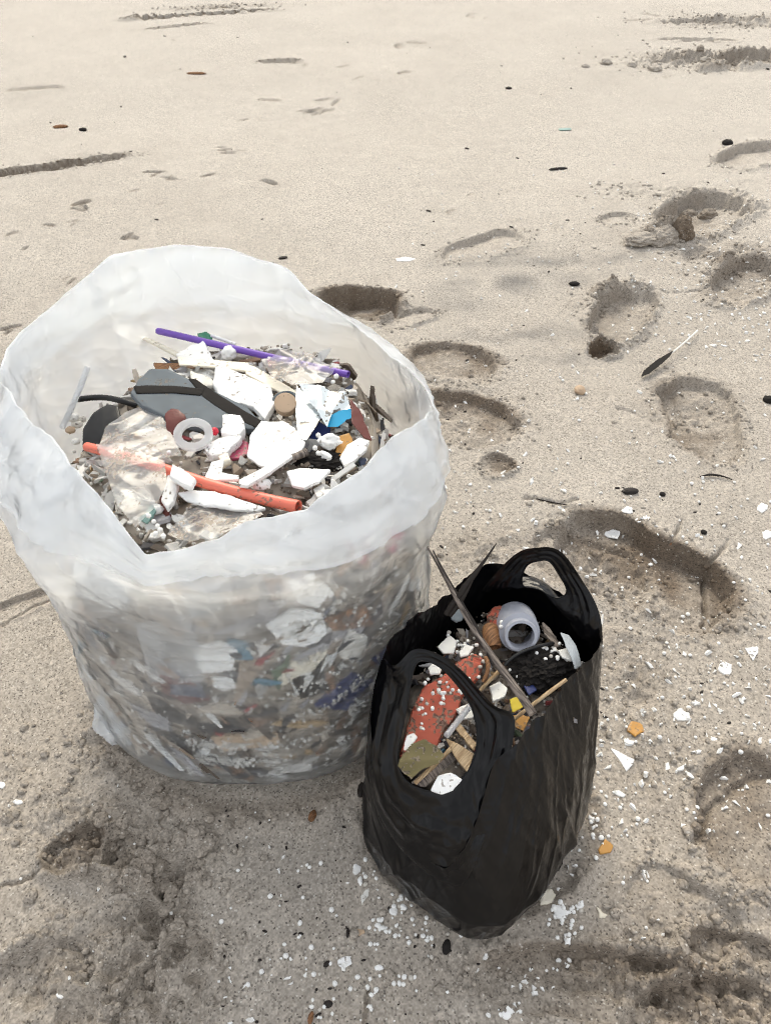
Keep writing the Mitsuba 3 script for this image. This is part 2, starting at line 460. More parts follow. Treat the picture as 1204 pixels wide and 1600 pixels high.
# trampled, crumbly ground: pixel, radii m, angle, height m of the lumps, dampness
ROUGH = [((215, 1330), .13, .07, -15, .036, .20), ((60, 1270), .16, .10, 10, .007, .05), ((240, 1480), .09, .13, 0, .020, .10), ((90, 1540), .18, .08, 20, .016, .08), ((170, 1150), .06, .05, -40, .014, .32), ((240, 1215), .12, .03, -20, .010, .25),
         ((1040, 370), .16, .08, 5, .030, .35), ((1130, 400), .20, .12, 10, .022, .28), ((935, 460), .10, .06, 30, .022, .3), ((1020, 300), .20, .10, 5, .018, .22), ((1100, 88), .40, .20, 8, .050, .3), ((1150, 30), .45, .2, 0, .03, .2),
         ((1180, 1390), .07, .10, 20, .007, .12), ((1080, 1500), .13, .08, 0, .006, .12), ((940, 1510), .17, .05, -8, .012, .15), ((800, 1520), .12, .04, 0, .008, .15), ((1150, 1560), .12, .1, 0, .008, .2),
         ((1080, 640), .16, .12, 0, .006, .10), ((960, 900), .18, .17, 0, .006, .10), ((1010, 1020), .09, .13, -10, .008, .22), ((740, 870), .14, .06, 20, .007, .15), ((700, 640), .20, .16, 0, .006, .1), ((1010, 1180), .05, .14, -5, .006, .1),
         ((1080, 1150), .05, .08, 20, .006, .15), ((70, 1170), .15, .10, 0, .004, .06), ((400, 1240), .25, .03, 0, .004, .14), ((60, 255), .45, .05, 27, .012, .2), ((560, 470), .16, .12, 0, .008, .2), ((340, 10), .4, .08, 15, .03, .4)]
# single clods standing up: pixel, radii, height
CLODS = [((1040, 372), .055, .035, .055), ((1066, 360), .026, .030, .060), ((1010, 378), .05, .03, .03), ((930, 520), .016, .012, .02), ((1130, 410), .04, .03, .03), ((1075, 90), .10, .06, .05), ((1110, 105), .08, .05, .05), ((930, 455), .02, .04, .02), ((955, 450), .03, .02, .02),
         ((150, 1140), .02, .018, .025), ((188, 1180), .022, .014, .020), ((250, 1340), .03, .025, .022), ((205, 1300), .022, .018, .018), ((150, 1365), .06, .015, .014), ((300, 1310), .03, .02, .016), ((230, 1380), .03, .02, .016), ((270, 1500), .03, .05, .018),
         ((1030, 1410), .07, .05, .008)]
# thin cracks: pixel polylines, width m, depth m
CRACKS = [([(820, 785), (848, 788), (870, 795), (885, 790), (900, 786)], .006, .012), ([(1105, 965), (1112, 920), (1108, 885), (1120, 870), (1135, 845)], .006, .02), ([(1108, 885), (1085, 875)], .004, .01), ([(1050, 850), (1062, 815)], .006, .014),
          ([(965, 638), (985, 644), (1010, 652), (1030, 664)], .005, .010), ([(1000, 560), (1050, 585)], .003, .006), ([(985, 430), (1040, 455), (1105, 452)], .006, .010), ([(730, 900), (700, 880)], .003, .006), ([(0, 970), (40, 945), (75, 930)], .005, .010), ([(570, 1600), (575, 1545)], .005, .01),
          ([(330, 1490), (335, 1450)], .004, .008), ([(960, 1490), (1000, 1500), (1020, 1490)], .004, .008), ([(1085, 1475), (1130, 1510)], .006, .012), ([(0, 1385), (60, 1365)], .004, .01), ([(1085, 1320), (1110, 1260), (1170, 1215), (1204, 1205)], .010, .014), ([(820, 1510), (880, 1535), (950, 1550), (1050, 1560)], .014, .014)]
# grey streaks of heavy mineral grains: pixel, radii, angle, strength
STAINS = [((800, 440), .30, .08, 10, .42), ((880, 405), .40, .05, 6, .42), ((830, 520), .26, .05, 8, .45), ((720, 470), .12, .10, 0, .25), ((880, 560), .14, .04, 5, .3), ((760, 400), .3, .05, 5, .2), ((450, 1350), .14, .08, 0, .14), ((540, 1310), .12, .06, 0, .12)]


def local(x, y, px, ang):
    p = at(*px)
    a = math.radians(ang)
    dx, dy = x - p[0], y - p[1]
    return dx * math.cos(a) + dy * math.sin(a), -dx * math.sin(a) + dy * math.cos(a)


def sand(x, y):
    """(height, dampness plus painted shade, mineral share) of the beach at x, y"""
    x, y = np.asarray(x, float), np.asarray(y, float)
    sh = x.shape
    x, y = x.ravel(), y.ravel()
    nz = lambda f, s, o=3: meshkit.fbm(np.stack([x * f, y * f, np.full_like(x, s)], -1), o, int(s)) - 0.5
    h = 0.05 * nz(0.7, 1, 2) + 0.016 * nz(3.1, 2, 3) + 0.0035 * nz(18, 3, 3)
    h -= 0.05 * (meshkit.fbm(np.array([[0, 0.7 * 0.8, 1.0]]), 2, 1)[0] - 0.5)
    wob, wob2, fine, crumb = nz(24, 4, 2), nz(9, 5, 2), nz(70, 6, 2), nz(150, 8, 1)
    wobs = nz(15, 9, 2)
    damp_shade = np.zeros_like(x)
    for px, L, W, ang, dep, tl, rim, rough, dm in PRINTS:
        u, v = local(x, y, px, ang)
        near = (np.abs(u) < L * 1.4) & (np.abs(v) < W * 1.4 + L * .3)
        u, v = u[near], v[near]
        w1, w2, fn, cr = wobs[near], wob2[near], fine[near], crumb[near]
        v = v + .0 * u
        q = (np.abs(u / (L / 2)) ** 2.5 + np.abs(v / (W / 2) * (1 + .25 * np.clip(-u / L, -.5, .5))) ** 2.5) ** 0.4 + 0.42 * w1 + 0.22 * w2 + .05 * fn
        edge = 1 - np.clip((q - 0.93) / (0.09 + .05 * (W < .1)), 0, 1)
        edge = edge * edge * (3 - 2 * edge)
        t = np.clip(0.5 + 0.5 * v / (W / 2), 0, 1)
        floor = dep * ((1 - tl) + tl * t)
        h[near] += -edge * (floor * (.95 + .5 * w2) - rough * 3.2 * (.18 - np.abs(w1)) - rough * 1.6 * fn) + edge * (1 - edge) * 4 * (.016 * fn + .008 * cr) * min(1, dep / .03) + 1.3 * rim * np.exp(-((q - 1.16) / 0.16) ** 2) * np.clip(0.7 + 3 * w1 + 1.5 * fn, 0, 2)
        damp_shade[near] = np.maximum(damp_shade[near], min(1.35 * dm, .95) * np.exp(-np.maximum(q - 1, 0) ** 2 / .02) * (0.30 + 0.70 * np.clip(1.6 * t - .5 + 2 * w1, 0, 1)))  # moist turned sand, with the shade of the far wall painted in
    for px, a, b, ang, amp, dm in ROUGH:
        u, v = local(x, y, px, ang)
        d = (u / a) ** 2 + (v / b) ** 2
        near = d < 5
        m = np.exp(-d[near] * 1.2) * np.clip(0.75 + 2.2 * wob2[near], 0, 1.4)
        lump = np.abs(fine[near]) ** 0.8 * np.sign(fine[near])
        h[near] += amp * m * (3.0 * (.16 - np.abs(wob[near])) + 2.4 * wobs[near] + 1.5 * (.13 - np.abs(fine[near])))
        damp_shade[near] = np.maximum(damp_shade[near], .8 * dm * np.clip(m * 1.4, 0, 1))
    for px, a, b, hh in CLODS:
        u, v = local(x, y, px, 0)
        d = np.sqrt((u / a) ** 2 + (v / b) ** 2)
        near = d < 2
        q = np.clip(1.15 - d[near] + 1.1 * wob[near] + .4 * fine[near], 0, 1)
        h[near] += hh * q ** 0.8
        damp_shade[near] = np.maximum(damp_shade[near], (.10 if px[1] > 1000 else .4) * np.clip(q * 3, 0, 1))
    for pts, w, dep in CRACKS:
        P = np.array([at(*p)[:2] for p in pts])
        near = (x > P[:, 0].min() - .05) & (x < P[:, 0].max() + .05) & (y > P[:, 1].min() - .05) & (y < P[:, 1].max() + .05)
        q = np.c_[x[near] + .010 * wob[near], y[near] + .016 * fine[near]]
        best = np.full(len(q), 9.0)
        for a, b in zip(P[:-1], P[1:]):
            t = np.clip(((q - a) @ (b - a)) / ((b - a) @ (b - a)), 0, 1)
            best = np.minimum(best, np.linalg.norm(q - a - t[:, None] * (b - a), axis=1))
        h[near] -= dep * np.exp(-(best / (w * .6)) ** 2) * np.clip(.9 + 2 * wob[near], 0, 1)
    mineral = np.zeros_like(x)
    for px, a, b, ang, s in STAINS:
        u, v = local(x, y, px, ang)
        mineral = np.maximum(mineral, s * 1.4 * np.exp(-((u / a) ** 2 + (v / b) ** 2) * 1.3) * np.clip(.7 + 1.6 * wob2 + .8 * wob, 0, 1.2))
    # ground under the bags is pressed flat
    for cx, cy, a, b in ((-.225, .86, .27, .26), (.15, .58, .17, .15)):
        d = np.sqrt(((x - cx) / a) ** 2 + ((y - cy) / b) ** 2)
        k = np.clip((1.12 - d) / .2, 0, 1)
        h = h * (1 - k) - .004 * k + .009 * np.exp(-((d - 1.13) / .07) ** 2) * np.clip(.5 + 2.2 * wob + 1.5 * fine, 0, 1.6)
        damp_shade = np.maximum(damp_shade, .22 * np.exp(-((d - 1.08) / .10) ** 2))  # tone darkens in a ring at the foot of each bag
    far = np.clip((y - 0.45) / 3.6, 0, 1) ** 0.62                     # near sand darker: some moisture, plus body shade and vignetting painted in
    damp_shade = np.clip(0.32 - 0.29 * far + damp_shade * (1.15 - .25 * far), 0, 1)
    return h.reshape(sh), damp_shade.reshape(sh), mineral.reshape(sh)


def build_sand():
    ys, y = [], 0.10
    while y < 9.5:
        ys.append(y)
        y += 0.0024 * max(1.0, (math.hypot(y, 1.1) / 1.3) ** 1.45)
    ys = np.r_[[-60, -20, -6, -2, -.8, -.3, -.1, 0, .06], ys, y + np.array([.1, .3, .8, 2, 5, 12, 30, 80, 200])]
    xs = np.r_[[-40, -12, -5, -2.6, -1.8], np.linspace(-1.28, 1.28, 760), [1.8, 2.6, 5, 12, 40]]
    Y, X = np.meshgrid(ys, xs, indexing='ij')
    X = X * (0.46 + 0.36 * np.clip(Y, 0, 30) + 0.06 * np.clip(Y - 30, 0, 300))
    h, d, m = sand(X, Y)
    h += (np.random.default_rng(3).random(h.shape) - .5) * .0007 * np.clip(1.5 - d * .3, 0, 2)
    n1, n2 = X.shape
    i, j = np.meshgrid(np.arange(n1 - 1), np.arange(n2 - 1), indexing='ij')
    f = np.stack([i * n2 + j, i * n2 + j + 1, (i + 1) * n2 + j + 1, (i + 1) * n2 + j], -1).reshape(-1, 4)
    mesh = trimesh.Trimesh(np.stack([X, Y, h], -1).reshape(-1, 3), np.vstack([f[:, [0, 1, 2]], f[:, [0, 2, 3]]]), process=False)
    scene['sand'] = ply(mesh, 'sand_mat', smooth=True, uv=np.c_[d.ravel(), m.ravel()])
    tag('sand', 'pale beach sand with footprints, scuffs and trampled clods', kind='structure')


build_sand()


def ground(px, py, lift=0.0):
    p = at(px, py)
    p[2] = float(sand(p[:1], p[1:2])[0][0]) + lift
    return p


# ------------------------------------------------------------------ the clear plastic sack
NT = 560
TH = np.arange(NT) / NT * 2 * np.pi                       # 0 = right (+x), counter-clockwise
SACK = [  # z, centre x, centre y, half width x, half width y
    (0.000, -.225, .855, .235, .222), (0.035, -.226, .862, .268, .250), (.12, -.226, .878, .288, .262), (.25, -.226, .895, .291, .272), (.38, -.230, .912, .296, .280), (.47, -.236, .925, .300, .288)]
RIM = [(1, 590, .93), (20, 545, 1.00), (75, 495, 1.09), (180, 402, 1.20), (270, 388, 1.25), (350, 393, 1.27), (450, 430, 1.24), (560, 520, 1.13), (632, 578, 1.0), (671, 636, .90), (658, 652, .835), (620, 668, .79), (560, 722, .735), (470, 790, .69), (400, 806, .665), (300, 838, .645), (236, 850, .628), (165, 765, .69), (90, 680, .77), (30, 612, .86)]


def superring(cx, cy, a, b, n=2.5):
    c, s = np.cos(TH), np.sin(TH)
    r = (np.abs(c / a) ** n + np.abs(s / b) ** n) ** (-1 / n)
    return np.stack([cx + r * c, cy + r * s], -1)


def rim_curve():
    P = np.array([aty(*p) for p in RIM])
    c = np.array([-.236, .93])
    ang = np.unwrap(np.arctan2(P[:, 1] - c[1], P[:, 0] - c[0]))
    o = np.argsort(ang % (2 * np.pi))
    ang, P = (ang % (2 * np.pi))[o], P[o]
    A = np.r_[ang, ang[0] + 2 * np.pi]
    Q = np.vstack([P, P[:1]])
    lin = np.stack([np.interp(TH, np.r_[A - 2 * np.pi, A], np.r_[Q[:, k], Q[:, k]]) for k in range(3)], -1)
    w = np.exp(-(np.arange(-9, 10) / 1.8) ** 2)          # the corners stay, only a little rounded
    w /= w.sum()
    return np.stack([np.convolve(np.r_[lin[-9:, k], lin[:, k], lin[:9, k]], w, 'valid') for k in range(3)], -1)


def sack_rings(zs):
    """ring points (len(zs), NT, 3) of the wall; z is taken relative to the rim above 0.47"""
    rim = rim_curve()
    base = [np.c_[superring(cx, cy, a, b), np.full(NT, z)] for z, cx, cy, a, b in SACK] + [rim]
    K = np.array(base)
    lev = np.array([s[0] for s in SACK] + [0.585])
    return CubicSpline(lev, K, axis=0)(zs), rim


def ridge(P, seed, f):
    return 1 - np.abs(2 * meshkit.noise(np.asarray(P) * f, seed) - 1)


def sack_wrinkle(ring, zs):
    s = TH * .29
    S, Z = np.meshgrid(s, zs, indexing='xy')
    wrap = np.stack([np.cos(TH), np.sin(TH)], -1) * .29
    X = np.broadcast_to(wrap[None, :, 0], S.shape)
    Y = np.broadcast_to(wrap[None, :, 1], S.shape)
    top = np.clip((Z - .36) / .12, 0, 1) * (1 - .75 * np.clip((Z - .50) / .08, 0, 1))
    low = 1 - top
    d = .040 * top * (ridge(np.stack([X, Y, Z * .35], -1), 11, 6.5) - .5)
    d += .013 * (.25 + .75 * top) * (ridge(np.stack([X + .45 * Z, Y - .5 * Z, Z * .8], -1), 17, 9) - .5)
    d += .005 * (.3 + .7 * top) * (ridge(np.stack([X - .5 * Z, Y + .3 * Z, Z], -1), 18, 15) ** 1.5 - .4) * (1 - .7 * np.clip((Z - .54) / .04, 0, 1))
    d += .006 * (ridge(np.stack([X + .5 * Z, Y - .4 * Z, Z * .6], -1), 12, 14) ** 3 - .25) * (.5 + .5 * top)
    d += .016 * (meshkit.noise(np.stack([X, Y, Z], -1) * 8, 13) - .42) + .007 * low * (meshkit.noise(np.stack([X, Y, Z], -1) * 19, 16) - .4)
    d += .0035 * low * (ridge(np.stack([X, Y, Z * 3.0], -1), 14, 11) ** 3 - .2)
    d += .0022 * (1 - np.clip((Z - .52) / .05, 0, 1)) * (ridge(np.stack([X + Z, Y + Z, Z * 1.5], -1), 15, 34) ** 3 - .2)
    n = np.stack([np.cos(TH), np.sin(TH), 0 * TH], -1)
    return ring + d[..., None] * n[None]


def grid_mesh(R, wrap=True):
    n1, n2 = R.shape[:2]
    i, j = np.meshgrid(np.arange(n1 - 1), np.arange(n2 if wrap else n2 - 1), indexing='ij')
    k = (j + 1) % n2
    f = np.stack([i * n2 + j, i * n2 + k, (i + 1) * n2 + k, (i + 1) * n2 + j], -1).reshape(-1, 4)
    return trimesh.Trimesh(R.reshape(-1, 3), np.vstack([f[:, [0, 1, 2]], f[:, [0, 2, 3]]]), process=False)


def build_sack():
    zs = np.r_[np.linspace(0, .04, 10), np.linspace(.045, .585, 170)]
    R, rim = sack_rings(zs)
    W = sack_wrinkle(R, zs)
    fade = np.clip(zs / .05, 0, 1)[:, None, None]
    W = R * (1 - fade) + W * fade
    W[..., 2] = np.maximum(W[..., 2], .0005)
    up_ = np.clip((zs - .50) / .085, 0, 1)[:, None] ** 2            # the lip is crinkled
    cs_ = np.stack([np.cos(TH), np.sin(TH)], -1) * .29
    ck = lambda f, sd: ridge(np.c_[cs_, 0 * TH], sd, f) - .5
    W[..., 2] += up_ * (.007 * ck(7, 91) + .0025 * ck(24, 92) * (.4 + 1.2 * meshkit.noise(np.c_[cs_, 0 * TH] * 9, 97)) + .0012 * ck(60, 93))[None]
    W[..., :2] += (up_ * (.009 * ck(10, 94) + .0022 * ck(45, 95))[None])[..., None] * np.stack([np.cos(TH), np.sin(TH)], -1)[None]
    key = thing('plastic_sack', 'large translucent white plastic sack, open and full of beach litter, standing on the sand', 'plastic bag')
    bottom = W[0][None] * np.linspace(.02, .97, 6)[:, None, None] + W[0].mean(0)[None, None] * (1 - np.linspace(.02, .97, 6))[:, None, None]
    part(key, 'wall', grid_mesh(np.concatenate([bottom, W])), 'sack_film_mat', smooth=True)
    # the rim is rolled outwards into a cuff that hangs down outside the wall
    edge = W[-1]
    th = TH
    out = np.stack([np.cos(th), np.sin(th), 0 * th], -1)
    lenf = .052 + .022 * np.exp(-((th - 5.6) / .5) ** 2) + .02 * np.exp(-((th - np.pi) / .5) ** 2) + .016 * (meshkit.noise(np.stack([np.cos(th) * 3, np.sin(th) * 3, 0 * th], -1), 5) - .5) + .020 * np.exp(-(((th - 1.6) / 1.0) ** 2))
    rows = []
    for a in np.linspace(0, math.pi, 9)[1:]:
        rows.append(edge + out * (.0018 * (1 - math.cos(a))) + np.array([0, 0, 1.0]) * .0018 * math.sin(a))
    for t in np.linspace(0, 1, 26)[1:]:
        drop = lenf * t
        zl = .585 - drop
        below = np.array([np.interp(zl, zs, W[:, i, k]) if False else 0 for i, k in [(0, 0)]])
        idx = np.clip(np.searchsorted(zs, zl), 1, len(zs) - 1)
        wall = W[idx, np.arange(NT)]
        wave = .0026 + .0035 * np.clip(t * 3, 0, 1) + .014 * t * (meshkit.noise(np.stack([np.cos(th) * 3, np.sin(th) * 3, 0 * th + t * .7], -1), 6)) + .007 * t ** .5 * ridge(np.stack([np.cos(th) * 2.5, np.sin(th) * 2.5, 0 * th + t * .8], -1), 7, 4)
        rows.append(wall + out * wave[:, None])
    part(key, 'cuff', grid_mesh(np.array(rows)), 'cuff_film_mat', label='milky rim of the sack folded outwards', smooth=True)
    # the welded bottom corner that sticks out at the left
    tip = at(150, 1100, .03)
    P = [at(205, 1170, .03), at(180, 1150, .02), at(158, 1118, .02), at(152, 1095, .03), at(160, 1070, .06), at(185, 1080, .09), at(215, 1120, .09)]
    m = blob(np.mean(P, 0) + [.012, 0, .0], (.045, .05, .05), rot=.4, amp=.30, freq=2.6, seed=4, sub=4)
    m.vertices[:, 2] = np.maximum(m.vertices[:, 2], .002)
    part(key, 'bottom_corner', m, 'cuff_film_mat', label='crumpled bottom corner of the sack', smooth=True)
    return key, W, zs


SK, WALL, WZ = build_sack()

# what fills the sack, seen blurred through its wall
FILL = [(0.004, -.225, .855, .225, .212), (.035, -.226, .862, .254, .236), (.12, -.226, .878, .274, .248), (.25, -.226, .895, .274, .258), (.36, -.228, .905, .264, .262), (.44, -.236, .914, .243, .266), (.50, -.243, .920, .219, .268)]
PAL = [((.55, .53, .50), 6), ((.42, .37, .31), 12), ((.25, .20, .155), 14), ((.12, .095, .075), 10), ((.040, .038, .042), 8), ((.75, .75, .73), 3), ((.24, .15, .10), 4), ((.06, .075, .12), 3), ((.30, .07, .07), 1), ((.07, .16, .22), .8), ((.11, .15, .10), .8), ((.40, .28, .15), 2), ((.33, .32, .33), 6)]
pal = np.array([p[0] for p in PAL])
pw = np.array([p[1] for p in PAL], float)
pw /= pw.sum()


def fill_at(th, z):
    lv = np.array([f[0] for f in FILL])
    cx, cy, a, b = (np.interp(z, lv, [f[k] for f in FILL]) for k in (1, 2, 3, 4))
    c, s = np.cos(th), np.sin(th)
    r = (np.abs(c / a) ** 2.5 + np.abs(s / b) ** 2.5) ** (-1 / 2.5)
    return np.stack([cx + r * c, cy + r * s, z + 0 * th], -1)


def heap_z(x, y):
    return .490 + .030 * (meshkit.fbm(np.stack([x * 14, y * 14, 0 * x], -1), 3, 31) - .5) + .020 * (y - .90) + .012 * (meshkit.noise(np.stack([x * 60, y * 60, 0 * x], -1), 8) - .5) - .035 * np.clip((-.34 - x) / .12, 0, 1)


def build_fill():
    zs = np.linspace(.004, .485, 60)
    R = np.array([fill_at(TH[::4], z) for z in zs])
    k = meshkit.fbm(R * 22, 3, 41)
    n = np.stack([np.cos(TH[::4]), np.sin(TH[::4]), 0 * TH[::4]], -1)
    R = R + ((k - .75) * .016)[..., None] * n
    R[..., 2] = np.minimum(R[..., 2], heap_z(R[..., 0], R[..., 1]) - .001)
    top = []
    for t in np.linspace(1, .02, 40):
        q = R[-1] * t + np.array([-.243, .92, 0]) * (1 - t)
        q[:, 2] = heap_z(q[:, 0], q[:, 1]) * 1 - .012 * t ** 6
        top.append(q)
    G = np.concatenate([R, np.array(top)])
    m = grid_mesh(G)
    v = m.vertices
    tone = meshkit.fbm(v * 16, 3, 51)[:, None]
    t2 = meshkit.fbm(v * np.array([40, 40, 70]), 2, 52)[:, None]
    col = np.array([.15, .125, .10]) * (1 - tone) + np.array([.40, .355, .30]) * tone
    col = col * (.35 + 1.3 * t2)
    return m, col


def flake(r, i, size, elong):
    k = r.integers(4, 8)
    a = np.sort(r.random(k)) * 2 * np.pi
    rad = size * (.55 + .6 * r.random(k))
    p = np.stack([np.cos(a) * rad * elong, np.sin(a) * rad / elong ** .5], -1)
    th = .0008 + .003 * r.random()
    v = np.vstack([np.c_[p, np.full(k, -th)], np.c_[p * .93, np.full(k, th)], [[0, 0, -th], [0, 0, th * 1.1]]])
    j = np.arange(k)
    f = np.vstack([np.stack([j, (j + 1) % k, k + (j + 1) % k], 1), np.stack([j, k + (j + 1) % k, k + j], 1), np.stack([k + j, k + (j + 1) % k, np.full(k, 2 * k + 1)], 1), np.stack([(j + 1) % k, j, np.full(k, 2 * k)], 1)])
    return v, f


ICO1 = trimesh.creation.icosphere(subdivisions=1)
ICO2 = trimesh.creation.icosphere(subdivisions=2)


def packed_litter():
    r = np.random.default_rng(99)
    V, F, Cc, at0 = [], [], [], 0

    def add(v, f, c):
        nonlocal at0
        V.append(v); F.append(f + at0); Cc.append(np.repeat(np.clip(c, .01, .85)[None], len(v), 0)); at0 += len(v)
    for i in range(1250):
        th, z = r.random() * 2 * np.pi, .01 + .47 * r.random() ** .9
        p = fill_at(np.array([th]), z)[0]
        if p[2] > heap_z(p[:1], p[1:2])[0] - .02:
            continue
        size = .005 + .032 * r.random() ** 2.0
        v, f = flake(r, i, size, 1 + 1.6 * r.random())
        n = np.array([math.cos(th), math.sin(th), .15 * r.normal()])
        n = n + .22 * r.normal(size=3)
        n /= np.linalg.norm(n)
        slant = r.normal() * .9 + (.6 if math.cos(th) > .0 else -.3)
        t = np.cross([0, 0, 1], n); t /= np.linalg.norm(t)
        b = np.cross(n, t)
        e1, e2 = t * math.cos(slant) + b * math.sin(slant), -t * math.sin(slant) + b * math.cos(slant)
        v = p - n * .002 + v[:, :1] * e1 + v[:, 1:2] * e2 + v[:, 2:] * n
        add(v, f, pal[r.choice(len(pal), p=pw)] * (.75 + .5 * r.random()))
    for i in range(1700):
        th, z = r.uniform(3.6, 6.6) if i < 1450 else r.random() * 6.28, .012 + .46 * r.random()
        if i < 800:                                             # beads run in slanting streaks and settle in rows
            th = 5.0 + 1.1 * r.random() + .15 * r.normal(); k = r.integers(0, 7); z = .05 + .062 * k + .09 * (th - 5.0) + .006 * r.normal()
        if 800 <= i < 1150:
            th = 4.55 + .22 * r.normal(); z = (.075 if i % 2 else .12) + .006 * r.normal()
        if not .008 < z < .47:
            continue
        p = fill_at(np.array([th]), z)[0]
        s = .0018 + .0016 * r.random()
        add(p + ICO1.vertices * s + np.array([math.cos(th), math.sin(th), 0]) * .002, ICO1.faces, np.array([.60, .58, .54]) * (.6 + .45 * r.random()))
    return trimesh.Trimesh(np.vstack(V), np.vstack(F), process=False), np.vstack(Cc)


fm, fc = build_fill()
lk = thing('packed_litter', 'mixed grey and brown beach litter packed against the wall of the translucent sack', 'litter', kind='stuff')
scene[lk + '__core'] = ply(fm, 'vertex_mat', smooth=True, color=np.clip(fc, .01, .8))
tag(lk + '__core', None, kind='stuff')
pm, pc = packed_litter()
scene[lk + '__scraps'] = ply(pm, 'vertex_mat', smooth=False, color=pc)
tag(lk + '__scraps', None, kind='stuff')


def sack_at(th, z):
    lv = np.array([f[0] for f in SACK])
    cx, cy, a, b = (np.interp(z, lv, [f[k] for f in SACK]) for k in (1, 2, 3, 4))
    c, s = np.cos(th), np.sin(th)
    r = (np.abs(c / a) ** 2.5 + np.abs(s / b) ** 2.5) ** (-1 / 2.5)
    return np.stack([cx + r * c, cy + r * s, z + 0 * th], -1)


def wall_slab(pts, y0, th=.006, mat='foam_mat', push=.006, face=fill_at, **k):
    """A piece pressed against the inside of the sack: outline pixels, each brought to the fill's face."""
    out = []
    for px, py in pts:
        lo, hi = .45, 1.2
        for _ in range(40):
            mid = (lo + hi) / 2
            p = aty(px, py, mid)
            th_ = math.atan2(p[1] - .9, p[0] + .224)
            q = face(np.array([th_]), np.clip(p[2], .004, .5))[0]
            inside = np.hypot(p[0] + .224, p[1] - .9) < np.hypot(q[0] + .224, q[1] - .9)
            lo, hi = (lo, mid) if inside else (mid, hi)
        p = aty(px, py, hi)
        d = np.array([p[0] + .224, p[1] - .9, 0]); d /= np.linalg.norm(d)
        out.append(p + d * push)
    return outline_slab(out, th, **k)


G_WALL = 'pieces pressed against the inside of the translucent sack'
for name, pts, mat, lab, cat in [
    ('foam_board', [(108, 880), (135, 876), (170, 890), (200, 915), (190, 950), (165, 958), (125, 935), (105, 905)], 'foam_mat', 'white foam board pressed against the sack wall, upper left under the cuff', 'foam'),
    ('foam_lump', [(415, 975), (455, 950), (500, 955), (510, 985), (490, 1010), (440, 1005)], 'foam_mat', 'blurry white foam lump behind the middle of the sack wall', 'foam'),
    ('foam_lump', [(450, 905), (490, 895), (520, 925), (500, 950), (465, 940)], 'foam_mat', 'small white foam lump just under the middle of the cuff', 'foam'),
    ('red_scrap', [(535, 850), (590, 820), (625, 830), (615, 862), (560, 880)], 'magenta_mat', 'blurry red scrap behind the sack wall under the right of the cuff', 'scrap'),
    ('navy_scrap', [(550, 890), (605, 862), (615, 900), (575, 935), (545, 925)], 'black_mat', 'dark scrap behind the sack wall below the red scrap', 'scrap'),
    ('dark_shard', [(232, 1088), (255, 1098), (285, 1118), (312, 1125), (300, 1133), (270, 1126), (245, 1110)], 'charcoal_mat', 'dark pointed blade behind the lower left of the sack wall', 'scrap'),
    ('blue_scrap', [(580, 1030), (618, 1000), (625, 1015), (595, 1042)], 'navy_mat', 'dark blue scrap behind the right side of the sack wall', 'scrap'),
    ('plastic_shard', [(430, 1055), (500, 1000), (512, 1015), (490, 1045), (440, 1070)], 'cream_mat', 'slanting pale shard behind the middle of the sack wall', 'shard'),
    ('plastic_shard', [(330, 1057), (378, 1058), (376, 1072), (350, 1078), (335, 1072)], 'white_plastic_mat', 'small white shard with torn lower edge behind the sack wall', 'shard'),
    ('wood_piece', [(490, 1100), (550, 1050), (580, 1060), (540, 1110)], 'navy_mat', 'dark slate coloured piece low behind the sack wall', 'scrap'),
    ('tan_scrap', [(330, 1150), (430, 1140), (440, 1160), (350, 1172)], 'tan_mat', 'tan scrap low behind the front of the sack wall', 'scrap'),
    ('tan_scrap', [(505, 965), (570, 945), (580, 975), (520, 985)], 'brown_wood_mat', 'brown scrap behind the right of the sack wall', 'scrap'),
    ('grey_scrap', [(285, 930), (345, 920), (350, 950), (300, 962)], 'rubber_mat', 'grey scrap behind the sack wall under the left of the cuff', 'scrap'),
    ('foam_lump', [(300, 1010), (345, 1000), (372, 1015), (362, 1045), (318, 1050)], 'foam_mat', 'blurry white foam lump behind the left half of the sack wall', 'foam'),
    ('foam_lump', [(520, 1010), (548, 985), (572, 992), (566, 1020), (535, 1030)], 'foam_dirty_mat', 'dull white foam lump behind the right half of the sack wall', 'foam'),
    ('dark_scrap', [(380, 905), (430, 895), (440, 925), (395, 940)], 'charcoal_mat', 'dark blurry scrap just under the middle of the cuff', 'scrap'),
    ('dark_scrap', [(455, 1060), (500, 1040), (515, 1075), (470, 1090)], 'charcoal_mat', 'dark scrap behind the lower middle of the sack wall', 'scrap'),
    ('maroon_scrap', [(250, 1050), (300, 1062), (330, 1090), (290, 1098), (255, 1078)], 'maroon_mat', 'dull maroon scrap above the dark pointed shard behind the sack wall', 'scrap'),
    ('cloudy_film', [(215, 975), (300, 960), (320, 1060), (240, 1070)], 'milky_mat', 'cloudy plastic film pressed inside the left of the sack wall', 'plastic film'),
]:
    thing(name, lab, cat, wall_slab(pts, 0, face=sack_at if name == 'foam_board' else fill_at, push=(-.012 if name == 'foam_board' else .0035) if mat != 'milky_mat' else .005, seed=len(name) + len(pts)), mat)

# ------------------------------------------------------------------ litter lying on top in the sack
ZP = .512
Z = lambda px, py, up=0.0: float(heap_z(at(px, py, .5)[:1], at(px, py, .5)[1:2])[0]) + up


def lying(name, label, cat, px, th, mat, up=.012, tilt=(0, 0), group=None, **k):
    mx, my = np.mean(px, axis=0)
    return thing(name, label, cat, slab(px, Z(mx, my, up), th, tilt, **k), mat, group)


def stick(name, label, cat, P, r, mat, up=.01, **k):
    return thing(name, label, cat, tpx([(x, y, Z(x, y, up if not e else e[0])) for x, y, *e in P], r, **k), mat)


